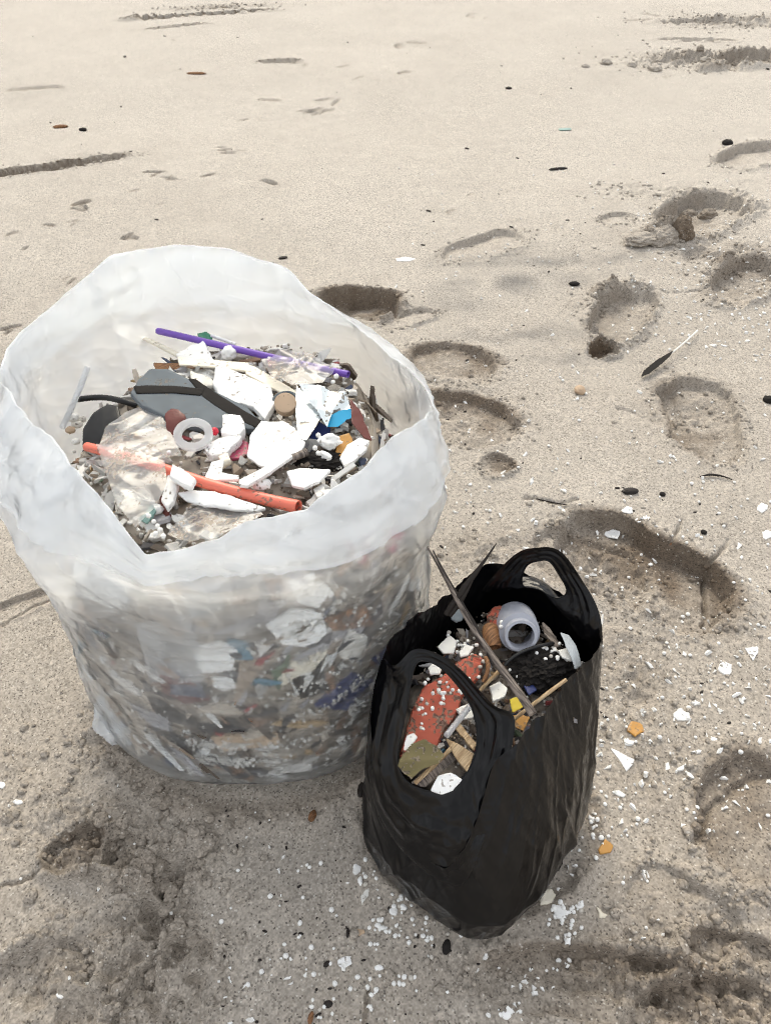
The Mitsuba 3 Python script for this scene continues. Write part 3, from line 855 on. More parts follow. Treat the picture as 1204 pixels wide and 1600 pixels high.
# grit and crumbs covering the heap
def heap_crumbs():
    r = np.random.default_rng(5)
    ms, cs = [], []
    for i in range(2600):
        a, q = r.random() * 2 * np.pi, r.random() ** .5
        e = fill_at(np.array([a]), .5)[0]
        x, y = -.243 + (e[0] + .243) * q, .92 + (e[1] - .92) * q
        z = float(heap_z(np.array([x]), np.array([y]))[0])
        if i % 4 == 0:
            v, f = flake(r, i, .003 + .013 * r.random() ** 2, 1 + r.random())
            e1 = np.array([math.cos(a * 7), math.sin(a * 7), .3 * r.normal()]); e1 /= np.linalg.norm(e1)
            n = np.array([.3 * r.normal(), .3 * r.normal(), 1.0]); n -= e1 * (n @ e1); n /= np.linalg.norm(n)
            v = np.array([x, y, z + .003]) + v[:, :1] * e1 + v[:, 1:2] * np.cross(n, e1) + v[:, 2:] * n
            ms.append(trimesh.Trimesh(v, f, process=False)); cs.append(np.array([.74, .73, .70]) * r.uniform(.6, 1.05) if r.random() < .5 else pal[r.choice(len(pal), p=pw)])
        else:
            s = .0010 + .0022 * r.random() ** 1.6
            ms.append(trimesh.Trimesh(ICO1.vertices * s * (.7 + .6 * r.random(3)) + [x, y, z + s * .5], ICO1.faces, process=False))
            cs.append(np.array([.70, .68, .64]) if r.random() < .40 else np.array([.30, .255, .205]) * (.4 + r.random()))
    for i in range(340):                                        # shards of all kinds, tangled
        a, q = r.random() * 2 * np.pi, .95 * r.random() ** .5
        e = fill_at(np.array([a]), .5)[0]
        x, y = -.243 + (e[0] + .243) * q, .92 + (e[1] - .92) * q
        z = float(heap_z(np.array([x]), np.array([y]))[0])
        v, f = flake(r, i, .006 + .012 * r.random() ** 1.6, 1 + 1.6 * r.random() ** 2)
        e1 = np.array([math.cos(a * 9 + i), math.sin(a * 9 + i), .45 * r.normal()]); e1 /= np.linalg.norm(e1)
        n = np.array([.45 * r.normal(), .45 * r.normal(), 1.0]); n -= e1 * (n @ e1); n /= np.linalg.norm(n)
        v = np.array([x, y, z + .003 + .007 * r.random()]) + v[:, :1] * e1 + v[:, 1:2] * np.cross(n, e1) + v[:, 2:] * n
        ms.append(trimesh.Trimesh(v, f, process=False))
        cs.append(np.array([.72, .71, .68]) * r.uniform(.5, 1.05) if r.random() < .62 else pal[r.choice(len(pal), p=pw)])
    return coloured(ms, cs)


hm, hc = heap_crumbs()
scene[lk + '__crumbs'] = ply(hm, 'vertex_mat', smooth=False, color=hc)
tag(lk + '__crumbs', None, kind='stuff')

stick('straw', 'purple plastic drinking straw lying across the back of the heap in the sack', 'straw', [(247, 517), (355, 542), (450, 564), (544, 585)], .0058, 'purple_mat', up=.020, wall=.0009)
stick('flat_stick', 'sandy beige stick at the back left of the heap, left end beside the purple straw', 'stick', [(220, 527), (250, 540), (280, 556)], [.0045, .005, .0055], 'cream_mat', up=.014, squash=.6, jitter=.15)
lying('green_scrap', 'small dark green plastic scrap behind the purple straw', 'scrap', [(308, 520), (322, 517), (332, 524), (328, 531), (312, 530)], .006, 'green_mat', up=.012)
lying('foam_chunk', 'white angular foam chunk just under the purple straw, left of centre', 'foam', [(275, 552), (298, 538), (320, 531), (331, 558), (341, 588), (318, 594), (300, 592), (284, 568)], .016, 'foam_mat', up=.016, tilt=(.1, .15), ragged=.002, seed=3)
thing('foam_crumb', 'sand crusted white foam crumb behind the long white strip', 'foam', bpx(376, 553, Z(376, 553, .010), (.020, .013, .013), seed=6, amp=.35), 'foam_dirty_mat')
thing('foam_crumb', 'white knobbly foam crumb touching the purple straw', 'foam', bpx(358, 552, Z(358, 552, .014), (.013, .012, .012), seed=9, amp=.3), 'foam_mat')
k = thing('plastic_strip', 'long bent white plastic strip across the middle of the heap', 'plastic strip', None)
part(k, 'long_arm', slab([(277, 557), (330, 561), (388, 566), (392, 580), (340, 573), (279, 569)], Z(335, 565, .026), .004, amp=.0006, ragged=.0003), 'cream_mat')
part(k, 'short_arm', slab([(383, 568), (398, 572), (464, 611), (459, 622), (420, 603), (384, 583)], Z(420, 592, .024), .004, tilt=(-.1, 0), amp=.0006, ragged=.0003), 'cream_mat')
lying('foam_plate', 'largest flat white foam plate, right of the grey rubber piece', 'foam', [(336, 568), (370, 579), (400, 592), (423, 603), (429, 630), (413, 654), (394, 634), (370, 628), (345, 622), (332, 600)], .014, 'foam_mat', up=.018, tilt=(.05, .12), ragged=.0016)
g = thing('rubber_piece', 'grey rubber sole piece with black grooves lying in the middle of the heap', 'rubber piece')
part(g, 'body', slab([(234, 575), (262, 575), (296, 591), (335, 610), (386, 635), (408, 658), (400, 669), (368, 668), (330, 669), (290, 661), (255, 650), (222, 633), (203, 612), (215, 592)], Z(305, 622, .020), .014, tilt=(-.05, .06), ragged=.00025, seed=12, amp=.0006, soft=1), 'rubber_mat')
for pts in ([(208, 603), (230, 601), (275, 602), (320, 607), (314, 617), (270, 613), (213, 614)], [(293, 590), (306, 592), (347, 619), (382, 641), (409, 656), (404, 669), (385, 661), (350, 642), (316, 619)]):
    c0, c1 = at(305, 622, .52), at(*np.mean(pts, axis=0), .52)
    part(g, 'groove', slab(pts, Z(305, 622, .0220) - .05 * (c1[0] - c0[0]) + .06 * (c1[1] - c0[1]), .0035, tilt=(-.05, .06), amp=.0004, ragged=.0003, soft=1), 'charcoal_mat')
lying('white_shard', 'small grey white foam shard wedged under the back edge of the grey rubber piece', 'shard', [(296, 578), (330, 590), (338, 600), (318, 603), (300, 594)], .008, 'foam_dirty_mat', up=.015)
stick('black_tube', 'thin black rubber tube at the left edge of the heap', 'tube', [(122, 624, .02), (150, 621, .024), (185, 625, .022), (214, 633, .018)], .0048, 'black_mat')
lying('black_shell', 'glossy black curled shell at the left of the heap above the coral tube', 'shell', [(125, 692), (128, 668), (145, 642), (165, 628), (182, 631), (187, 652), (174, 670), (150, 691)], .004, 'black_mat', up=.036, tilt=(.25, .25), curl=-3.0, ragged=.0002)
lying('wood_splinter', 'small brown wood splinter left of the white foam chunk', 'wood', [(239, 566), (283, 567), (285, 575), (243, 577)], .006, 'brown_wood_mat', up=.010)
lying('brown_shell', 'dark reddish brown shell half resting on the grey rubber piece', 'shell', [(254, 642), (265, 634), (278, 638), (288, 646), (290, 653), (278, 660), (273, 687), (260, 672)], .004, 'maroon_mat', up=.030, tilt=(.15, .25), curl=-8.0)
rc = at(302, 679, Z(302, 679, .036))
ring = trimesh.creation.annulus(r_min=.0162, r_max=.0275, height=.006, sections=64)
ring.apply_transform(trimesh.transformations.rotation_matrix(.30, [1, .3, 0]))
ring.apply_translation(rc)
thing('plastic_ring', 'translucent white plastic ring washer in front of the grey rubber piece', 'ring', ring, 'milky_mat')
thing('clear_film', 'crumpled clear plastic film on the left of the heap behind the coral tube', 'plastic film', crumpled([(152, 700), (165, 672), (195, 645), (225, 632), (255, 655), (275, 690), (285, 715), (240, 722), (190, 716)], Z(215, 685, .024), amp=.007, freq=24, seed=2), 'sandy_film_mat', smooth=True)
stick('coral_tube', 'long coral orange plastic tube lying across the front of the heap', 'tube', [(136, 698, .018), (205, 717, .023), (262, 735, .024), (330, 758, .024), (400, 777, .022), (466, 792, .018)], [.0072, .0074, .0080, .0090], 'coral_mat', wall=.0016, n=40)
t = thing('foam_offcut', 'white T shaped foam offcut resting over the coral tube', 'foam')
part(t, 'top_bar', slab([(269, 724), (287, 733), (306, 747), (298, 762), (280, 752), (264, 742)], Z(285, 743, .040), .010, ragged=.0008), 'foam_mat')
part(t, 'stem', slab([(262, 738), (279, 743), (277, 765), (271, 782), (261, 794), (251, 779), (258, 758)], Z(265, 765, .034), .010, tilt=(0, .1), ragged=.0014), 'foam_mat')
thing('foam_crumb', 'round white foam crumb at the foot of the T shaped offcut', 'foam', bpx(244, 796, Z(244, 796, .012), (.009, .008, .007), seed=14, amp=.2), 'foam_mat')
lying('plastic_spoon', 'long white curved plastic blade in front of the coral tube', 'plastic piece', [(275, 767), (300, 764), (335, 767), (380, 780), (417, 790), (398, 796), (360, 795), (318, 790), (290, 780)], .006, 'white_plastic_mat', up=.026, tilt=(0, .3), curl=-1.5)
lying('foam_cube', 'white foam block right of the ring, upper of two', 'foam', [(347, 648), (360, 645), (376, 648), (383, 668), (371, 681), (345, 676)], .016, 'foam_mat', up=.034, ragged=.0014)
lying('foam_cube', 'white foam block right of the ring, lower of two', 'foam', [(320, 700), (335, 686), (352, 680), (376, 682), (368, 695), (355, 706), (330, 712)], .014, 'foam_mat', up=.034, ragged=.0016, seed=30)
thing('red_bead', 'tiny bright red bead between the ring and the white foam blocks', 'bead', bpx(335, 674, Z(335, 674, .03), (.006, .006, .006), amp=.15, seed=3), pbr((.55, .01, .035), .3, .5))
lying('magenta_scrap', 'sandy magenta plastic scrap beside the lower white foam block', 'scrap', [(362, 690), (376, 678), (386, 690), (389, 708), (376, 716), (356, 716)], .005, 'magenta_mat', up=.020)
lying('cream_block', 'small cream block below the white foam blocks', 'foam', [(340, 712), (356, 706), (360, 718), (346, 725)], .010, 'cream_mat', up=.024)
lying('plastic_sheet', 'largest white plastic sheet, right of centre of the heap', 'plastic sheet', [(390, 682), (408, 656), (440, 657), (462, 669), (478, 690), (472, 702), (450, 712), (432, 729), (405, 726), (386, 715)], .005, 'white_plastic_mat', up=.022, tilt=(.05, .12), amp=.003, ragged=.001)
lying('white_strip', 'narrow white strip leaning from the white sheet to the coral tube', 'plastic strip', [(447, 706), (457, 712), (420, 738), (386, 758), (373, 757), (373, 749), (410, 730)], .006, 'foam_mat', up=.028)
lying('pink_scrap', 'thin white scrap with sand between lower foam block and coral tube', 'scrap', [(330, 722), (350, 716), (345, 738), (372, 742), (372, 748), (318, 750)], .005, 'foam_mat', up=.022)
thing('clear_film', 'clear film dusted with sand at the front left of the heap over the round float', 'plastic film', crumpled([(150, 694), (200, 700), (258, 722), (262, 760), (245, 792), (212, 826), (182, 788)], Z(205, 760, .036), amp=.006, freq=22, seed=11, tilt=(0, .05)), 'sandy_film_mat', smooth=True)
# wooden disc
dc = at(446, 632, Z(446, 632, .022))
m = trimesh.creation.cylinder(radius=.0165, height=.016, sections=40)
m = smoothed(m3.Manifold.cylinder(.016, .0165, .0165, 40).translate((0, 0, -.008)), .003, 4)
m.apply_transform(trimesh.transformations.rotation_matrix(.55, [1, .1, 0]))
m.apply_translation(dc)
thing('wooden_disc', 'round tan wooden disc between the white plate and the silver wrapper', 'disc', m, 'tan_mat')
stick('can_rim', 'grey metal rim curved around the back of the wooden disc', 'metal rim', [(428, 640, .014), (428, 622, .022), (445, 613, .024), (463, 620, .020)], .0022, 'rubber_mat')
w = thing('silver_wrapper', 'crumpled silver foil wrapper with bright blue inside at the right of the heap', 'wrapper')
part(w, 'left_flap', crumpled([(463, 603), (485, 628), (503, 654), (478, 690), (466, 684), (462, 650)], Z(478, 650, .028), amp=.006, freq=40, seed=4), 'silver_mat', smooth=30)
part(w, 'top_flap', crumpled([(466, 602), (500, 608), (541, 618), (548, 640), (522, 645), (511, 668), (495, 645), (480, 622)], Z(507, 630, .036), amp=.010, freq=30, seed=5, tilt=(-.1, .1)), 'silver_mat', smooth=30)
part(w, 'blue_lining', crumpled([(511, 668), (516, 650), (530, 642), (548, 641), (549, 654), (528, 668)], Z(528, 655, .030), amp=.004, seed=6, tilt=(.1, .6)), 'blue_mat', label='bright blue inside of the wrapper', smooth=30)
lying('navy_scrap', 'dark blue plastic scrap tucked under the silver wrapper', 'scrap', [(480, 688), (498, 658), (516, 668), (510, 684), (495, 692)], .006, 'navy_mat', up=.014, tilt=(.1, .3))
thing('foam_crumb', 'white crumpled foam lump below the blue lining', 'foam', bpx(514, 690, Z(514, 690, .024), (.016, .012, .011), seed=21, amp=.4), 'foam_mat')
thing('foam_crumb', 'small oblong white foam crumb lying below the crumpled foam lump', 'foam', bpx(508, 712, Z(508, 712, .018), (.011, .006, .006), rot=-.6, seed=22, amp=.25), 'foam_mat')
lying('amber_shard', 'amber brown shard at the right edge of the heap', 'shard', [(524, 706), (528, 682), (545, 676), (553, 690), (540, 708), (530, 714)], .006, 'amber_mat', up=.018, tilt=(-.1, .3))
lying('white_disc', 'white rounded plastic piece at the right edge of the heap beside the amber shard', 'plastic piece', [(530, 716), (542, 694), (562, 683), (577, 688), (572, 702), (552, 720), (538, 728)], .007, 'white_plastic_mat', up=.022, tilt=(.0, .2))
lying('brown_sheet', 'thin dark brown sheet standing at the right edge behind the amber shard', 'sheet', [(546, 622), (562, 640), (582, 688), (570, 684), (550, 660)], .002, 'maroon_mat', up=.020, tilt=(-.5, 0))
thing('seed_mass', 'black clump of seedy debris between the white pieces at the right', 'debris', bpx(500, 722, Z(500, 722, .006), (.040, .018, .014), seed=23, amp=.4, freq=6, sub=4), 'charcoal_mat')
lying('plastic_plate', 'white plastic plate piece just behind the right part of the folded cuff', 'plastic piece', [(447, 735), (470, 731), (517, 733), (498, 752), (475, 762), (456, 757)], .006, 'white_plastic_mat', up=.020, tilt=(0, .1))
stick('grey_stick', 'short grey twig from the white sheet to the black seedy clump', 'stick', [(436, 730), (455, 717), (479, 706)], .005, 'driftwood_mat', up=.018, jitter=.3)
thing('foam_crumb', 'oval white foam crumb just behind the coral tube', 'foam', bpx(409, 757, Z(409, 757, .016), (.013, .009, .009), seed=24, amp=.25), 'foam_mat')
lying('teal_scrap', 'pale teal plastic scrap at the front of the heap by the cuff corner', 'scrap', [(217, 811), (237, 786), (244, 797), (229, 818)], .004, 'teal_mat', up=.014, tilt=(.1, .3))
thing('foam_float', 'round sandy white foam float at the front left of the heap', 'foam', bpx(210, 784, Z(210, 784, .002), (.027, .023, .018), seed=25, amp=.12), 'foam_dirty_mat')
stick('straw', 'pale upright plastic straw leaning on the left wall of the sack', 'straw', [(97, 668, .012), (118, 622, .045), (137, 573, .080)], .0046, 'milky_mat', wall=.0008)
for i, (x, y, s, mat) in enumerate([(113, 652, .010, 'shell_white_mat'), (120, 663, .009, 'foam_dirty_mat'), (110, 672, .008, 'tan_mat'), (118, 690, .007, 'shell_white_mat'), (128, 655, .007, 'foam_dirty_mat')]):
    thing('small_shell', ['white snail shell furthest back at the left edge of the heap', 'sandy shell beside the black curled shell', 'tan shell at the far left edge of the heap', 'white shell under the tip of the black curled shell', 'tiny sandy shell touching the black curled shell'][i], 'shell', bpx(x, y, Z(x, y, .012), (s, s * .8, s * .7), seed=40 + i, amp=.2), mat)
thing('clear_film', 'clear film bag with purplish debris at the front of the heap behind the cuff', 'plastic film', crumpled([(262, 838), (290, 800), (320, 790), (400, 792), (412, 806), (340, 842), (300, 850)], Z(330, 815, .018), amp=.007, freq=26, seed=7), 'sandy_film_mat', smooth=True)
lying('purple_scrap', 'dull purple scrap under the clear film at the front of the heap', 'scrap', [(300, 810), (330, 795), (352, 802), (330, 822), (305, 826)], .005, 'maroon_mat', up=.006)
stick('maroon_stick', 'short maroon stick at the foot of the T shaped offcut', 'stick', [(255, 778), (259, 795), (263, 810)], .005, 'maroon_mat', up=.010, jitter=.3)
lying('magenta_scrap', 'small magenta scrap behind the purple straw near the middle', 'scrap', [(416, 556), (428, 552), (432, 566), (420, 572)], .005, 'magenta_mat', up=.012)
stick('black_tube', 'short black tube piece lying beside the right end of the purple straw', 'tube', [(475, 563), (490, 568), (506, 574)], .0062, 'black_mat', up=.018)
thing('clear_film', 'sandy clear film at the back right of the heap below the purple straw', 'plastic film', crumpled([(408, 562), (450, 546), (488, 556), (522, 580), (505, 602), (455, 604), (425, 592)], Z(470, 580, .034), amp=.010, freq=35, seed=8), 'sandy_film_mat', smooth=True)
lying('dark_scrap', 'black scrap behind the silver wrapper', 'scrap', [(508, 605), (525, 598), (545, 612), (535, 618), (512, 612)], .005, 'black_mat', up=.016)
stick('white_stick', 'thin white stick behind the purple straw, near its middle', 'stick', [(330, 524), (352, 532), (368, 538)], .003, 'white_plastic_mat', up=.016)

# ------------------------------------------------------------------ the black carrier bag
A1 = math.radians(52)
E1, E2 = np.array([math.cos(A1), math.sin(A1)]), np.array([math.sin(A1), -math.cos(A1)])
BB = [(0.0, .137, .552, .136, .112), (.02, .139, .555, .154, .131), (.08, .142, .567, .164, .144), (.16, .145, .592, .162, .135), (.24, .148, .624, .160, .121), (.32, .148, .656, .160, .104), (.36, .150, .667, .157, .098)]
NB = 420
PB = np.arange(NB) / NB * 2 * np.pi


def bag_ring(z, n=3.4, inset=0.0, phi=PB):
    lv = [b[0] for b in BB]
    cx, cy, a, b = (np.interp(z, lv, [q[k] for q in BB]) for k in (1, 2, 3, 4))
    a, b = a - inset, b - inset
    c, s = np.cos(phi), np.sin(phi)
    r = (np.abs(c / a) ** n + np.abs(s / b) ** n) ** (-1 / n)
    w_ = -math.radians(9) * min(max((z - .14) / .16, 0), 1)              # the mouth is turned a little on the body
    c, s = c * math.cos(w_) - s * math.sin(w_), c * math.sin(w_) + s * math.cos(w_)
    xy = np.stack([cx + 0 * r, cy + 0 * r], -1) + (r * c)[:, None] * E1 + (r * s)[:, None] * (-E2)   # phi = -90 deg: front panel
    return np.c_[xy, np.full(len(phi), 0.0) + z]


def bag_rim(phi):
    """height of the mouth: high where the four handle legs start, low in the two gussets and the two panels"""
    d = np.degrees(phi) % 360
    key = [0, 25, 42, 62, 90, 118, 138, 150, 162, 180, 198, 210, 222, 250, 290, 323, 340, 360]
    val = [.310, .318, .345, .340, .335, .338, .335, .27, .17, .145, .155, .215, .300, .318, .325, .318, .318, .310]
    return np.interp(d, key, val)


def build_black_bag():
    key = thing('carrier_bag', 'black plastic carrier bag with two loop handles, full of litter, on the sand', 'plastic bag')
    rim = bag_rim(PB)
    w = np.exp(-(np.arange(-8, 9) / 4.0) ** 2); w /= w.sum()
    rim = np.convolve(np.r_[rim[-8:], rim, rim[:8]], w, 'valid')
    T_ = np.r_[np.linspace(0, .08, 10)[:-1], np.linspace(.08, 1, 130)]
    rows = []
    for t in T_:
        z = rim * t
        lv = [b[0] for b in BB]
        R = np.array([bag_ring(zz, phi=np.array([p]))[0] for zz, p in zip(z, PB)])
        rows.append(R)
    R = np.array(rows)
    n = R - R.mean(1, keepdims=True)
    n[..., 2] = 0
    n /= np.linalg.norm(n, axis=-1, keepdims=True)
    P = R
    gather = np.clip(P[..., 2] / .3, 0, 1)
    U = np.broadcast_to((np.stack([np.cos(PB), np.sin(PB), 0 * PB], -1) * .15)[None], P.shape)
    zz = P[..., 2:]
    fold = lambda sl, f, zf, sd, pw: ridge(np.concatenate([U[..., :1] + sl * zz * U[..., 1:2] / .15, U[..., 1:2] - sl * zz * U[..., :1] / .15, zz * zf], -1), sd, f) ** pw
    d = .008 * (fold(.25, 13, .22, 61, 1.6) - .4) * (.5 + .5 * gather)
    d += .0050 * (fold(.5, 22, .10, 62, 2) - .3)
    d += .0042 * (fold(-.4, 27, .10, 63, 2.5) - .28)
    d += .0022 * (fold(.35, 56, .10, 66, 2) - .3)
    d += .0016 * (fold(-.7, 60, .12, 67, 2) - .3)
    d += .004 * (meshkit.noise(P * 9, 64) - .5)
    d *= np.clip(P[..., 2] / .03, 0, 1)
    R = R + n * d[..., None]
    R[..., 2] = np.maximum(R[..., 2], .0008)
    bottom = np.array([R[0] * t + R[0].mean(0) * (1 - t) for t in (.02, .4, .8)])
    part(key, 'body', grid_mesh(np.concatenate([bottom, R])), 'black_film_mat', smooth=True)
    # two handle loops: the film round each hole, from the hole's edge out to the mouth and down onto the body
    zr = rim / 1.0

    def on_body(deg, z):
        i = int(round((deg % 360) / 360 * NB)) % NB
        j = min(int(round(np.interp(z / rim[i], T_, np.arange(len(T_))))), len(T_) - 1)
        return R[j, i] + n[j, i] * .0022

    def handle(pairs, seed, lab):
        hole, outer = [], []
        for h, o in pairs:
            hole.append(np.asarray(h, float))
            outer.append(on_body(*o) if len(o) == 2 else np.asarray(o, float))
        N, M = 260, 30

        def closed(P):
            P = np.vstack([P, P[:1]])
            return CubicSpline(np.arange(len(P)), P, bc_type='periodic')(np.linspace(0, len(P) - 1, N, endpoint=False))
        A, B = closed(hole), closed(outer)
        u = np.linspace(0, 1, M)
        S = A[None] * (1 - u)[:, None, None] + B[None] * u[:, None, None]
        width = np.linalg.norm(B - A, axis=1)
        c = S.mean((0, 1))
        nn = np.cross(np.gradient(S, axis=1), np.gradient(S, axis=0))
        nn /= np.linalg.norm(nn, axis=-1, keepdims=True) + 1e-9
        s_ = np.arange(N) / N * 2 * np.pi
        cc = np.stack([np.cos(s_), np.sin(s_)], -1)
        f1 = meshkit.noise(np.stack([np.broadcast_to(cc[None, :, 0] * 2, S.shape[:2]), np.broadcast_to(cc[None, :, 1] * 2, S.shape[:2]), u[:, None] * 7 + 0 * S[..., 0]], -1), seed) - .5
        f2 = ridge(np.stack([S[..., 0], S[..., 1], S[..., 2]], -1), seed + 1, 55) ** 2 - .3
        low = np.clip((np.array([0.0, 0, 1]) @ (A - B).T) / .06, 0, 1)
        S = S + (np.sin(np.pi * u) ** .8)[:, None, None] * (low * .010)[None, :, None] * np.r_[-E1 * .8 + E2 * .2, .35]
        env = np.sin(np.pi * np.clip(u * 1.0, 0, 1))[:, None] * np.clip(width / .05, .3, 1.3)[None]
        S = S + nn * ((.008 * f1 + .0016 * f2) * env)[..., None]
        part(key, 'handle', grid_mesh(S), 'black_film_mat', label=lab, smooth=True)
        for E in (S[0],) if True else ():
            part(key, 'hem', tube(np.vstack([E, E[:2]]), .0011, n=200, sides=7), 'black_film_mat', smooth=True)
    a3 = lambda x, y, z: at(x, y, z)
    handle([(a3(680, 1236, .245), (180, .130)), (a3(715, 1221, .255), (201, .135)), (a3(738, 1190, .270), (214, .205)), (a3(745, 1150, .287), a3(803, 1146, .312)), (a3(736, 1105, .312), a3(778, 1106, .330)),
            (a3(712, 1068, .337), a3(736, 1063, .352)), (a3(686, 1042, .354), a3(697, 1029, .367)), (a3(662, 1033, .359), a3(664, 1015, .371)), (a3(648, 1041, .354), a3(638, 1020, .362)), (a3(641, 1070, .337), a3(614, 1040, .345)),
            (a3(634, 1110, .312), (140, .315)), (a3(626, 1150, .287), (143, .275)), (a3(621, 1185, .267), (146, .235)), (a3(632, 1217, .252), (154, .17)), (a3(655, 1232, .246), (166, .135))],
           3, 'handle loop nearer the camera, with litter showing through it')
    y3 = lambda x, y, d: aty(x, y, d)
    handle([(y3(846, 923, .748), (0, .30)), (y3(868, 934, .734), (334, .26)), (y3(885, 924, .735), y3(939, 972, .702)), (y3(873, 898, .742), y3(910, 908, .735)), (y3(857, 877, .748), y3(874, 861, .746)),
            (y3(838, 877, .753), y3(836, 856, .754)), (y3(821, 886, .760), y3(795, 874, .768)), (y3(815, 911, .768), y3(750, 927, .780)), (y3(828, 919, .760), (28, .31))],
           5, 'handle loop at the far side, standing up')
    return key


BK = build_black_bag()


def bag_heap_z(x, y):
    u = (x - .16) * E1[0] + (y - .615) * E1[1]
    return .258 + .16 * np.clip(u, -.15, .1) + .018 * (meshkit.fbm(np.stack([x * 22, y * 22, 0 * x], -1), 3, 71) - .5) + .006 * (meshkit.noise(np.stack([x * 90, y * 90, 0 * x], -1), 9) - .5)


ZB = lambda px, py, up=0.0: float(bag_heap_z(at(px, py, .25)[:1], at(px, py, .25)[1:2])[0]) + up


def build_bag_heap():
    e = bag_ring(.22, inset=.016)
    rows = []
    for t in np.linspace(1, .02, 40):
        q = e * t + np.array([.16, .615, 0]) * (1 - t)
        q[:, 2] = bag_heap_z(q[:, 0], q[:, 1]) - .02 * t ** 8
        rows.append(q)
    low = bag_ring(.1, inset=.016)
    m = grid_mesh(np.concatenate([low[None], np.array(rows)]))
    tone = meshkit.fbm(m.vertices * 60, 3, 81)[:, None]
    return m, np.clip(np.array([.05, .042, .036]) * (1 - tone) + np.array([.34, .29, .24]) * tone, .01, .8) * (.3 + 1.2 * tone)


bm, bc = build_bag_heap()
blk = thing('mixed_debris', 'fine sandy debris filling the black carrier bag up to its mouth', 'litter', kind='stuff')
scene[blk + '__core'] = ply(bm, 'vertex_mat', smooth=True, color=bc)
tag(blk + '__core', None, kind='stuff')
rb = np.random.default_rng(17)
ms, cs = [], []
for i in range(1500):
    a, q = rb.random() * 2 * np.pi, rb.random() ** .5 * .97
    e = bag_ring(.24, inset=.014 + .03 * (math.cos(a) < -.5), phi=np.array([a]))[0]
    x, y = .16 + (e[0] - .16) * q, .615 + (e[1] - .615) * q
    z = float(bag_heap_z(np.array([x]), np.array([y]))[0])
    if i % 3 == 0:
        v, f = flake(rb, i, .003 + .008 * rb.random() ** 2, 1 + 2 * rb.random())
        an = rb.random() * 6.28
        e1 = np.array([math.cos(an), math.sin(an), .35 * rb.normal()]); e1 /= np.linalg.norm(e1)
        n = np.array([.4 * rb.normal(), .4 * rb.normal(), 1.0]); n -= e1 * (n @ e1); n /= np.linalg.norm(n)
        ms.append(trimesh.Trimesh(np.array([x, y, z + .003]) + v[:, :1] * e1 + v[:, 1:2] * np.cross(n, e1) + v[:, 2:] * n, f, process=False))
        cs.append(pal[rb.choice(len(pal), p=pw)] * .8)
    else:
        s = .0010 + .0014 * rb.random()
        ms.append(trimesh.Trimesh(ICO1.vertices * s * (.7 + .6 * rb.random(3)) + [x, y, z + s * .5], ICO1.faces, process=False))
        cs.append(np.array([.55, .52, .48]) if rb.random() < .35 else np.array([.16, .13, .10]) * (.4 + rb.random()))
dm, dc_ = coloured(ms, cs)
scene[blk + '__crumbs'] = ply(dm, 'vertex_mat', smooth=False, color=dc_)
tag(blk + '__crumbs', None, kind='stuff')


def inbag(name, label, cat, px, th, mat, up=.012, tilt=(0, 0), **k):
    mx, my = np.mean(px, axis=0)
    return thing(name, label, cat, slab(px, ZB(mx, my, up), th, tilt, **k), mat)


def bstick(name, label, cat, P, r, mat, up=.012, **k):
    return thing(name, label, cat, tpx([(x, y, ZB(x, y, up if not e else e[0])) for x, y, *e in P], r, **k), mat)


inbag('red_slab', 'rough red foam slab sprinkled with beads inside the near handle of the black bag', 'foam', [(719, 1029), (742, 1022), (757, 1028), (748, 1056), (724, 1084), (704, 1129), (688, 1152), (676, 1184), (648, 1188), (622, 1184), (632, 1150), (643, 1112), (656, 1076), (690, 1056)], .022, 'red_mat', up=.020, tilt=(.05, .30), ragged=.0015)
thing('leaf', 'curled greenish brown leaf at the lower end of the red slab', 'leaf', crumpled([(621, 1201), (628, 1180), (642, 1164), (662, 1157), (684, 1168), (694, 1182), (686, 1196), (660, 1204), (642, 1219)], ZB(655, 1185, .036), amp=.009, freq=38, seed=9, tilt=(.15, .5), res=.0025), 'leaf_mat', smooth=True)
inbag('pale_shell', 'pale rounded shell on the lower left of the red slab', 'shell', [(630, 1172), (634, 1150), (646, 1144), (652, 1152), (640, 1170)], .003, 'shell_white_mat', up=.042, tilt=(.2, .4), curl=-10)
bstick('reed_stick', 'thin beige reed stick at the bottom of the near handle hole', 'stick', [(648, 1224, .020), (676, 1198, .028), (704, 1170, .032)], .0028, 'straw_wood_mat', jitter=.15)
inbag('brown_sheet', 'grey brown soaked sheet beneath the reed stick', 'sheet', [(640, 1224), (672, 1198), (704, 1174), (716, 1184), (690, 1206), (664, 1230)], .002, 'driftwood_mat', up=.016, tilt=(0, .4))
inbag('white_cup', 'white plastic piece lowest in the near handle hole', 'plastic piece', [(672, 1236), (684, 1212), (704, 1207), (722, 1218), (708, 1236), (690, 1242)], .004, 'white_plastic_mat', up=.022, tilt=(0, .4), curl=-4)
inbag('bamboo_chip', 'pointed tan bamboo chip right of the reed stick', 'wood', [(694, 1151), (716, 1163), (739, 1178), (736, 1192), (729, 1206), (716, 1190)], .004, 'straw_wood_mat', up=.030, tilt=(0, .3))
inbag('wood_strip', 'narrow tan wood strip above the bamboo chip', 'wood', [(717, 1128), (744, 1161), (740, 1173), (712, 1139)], .005, 'straw_wood_mat', up=.026, tilt=(0, .2))
bstick('grey_straw', 'grey plastic straw beside the red slab in the near handle hole', 'straw', [(697, 1150, .032), (716, 1126, .034), (735, 1102, .036)], .0042, 'milky_mat', wall=.0007)
bstick('reed_stick', 'thin pale reed stick crossing under the long driftwood stick', 'stick', [(744, 1086, .03), (762, 1066, .034), (781, 1047, .034)], .0026, 'straw_wood_mat', jitter=.15)
k = thing('driftwood_stick', 'long slim driftwood stick leaning out of the black bag to the upper left', 'stick')
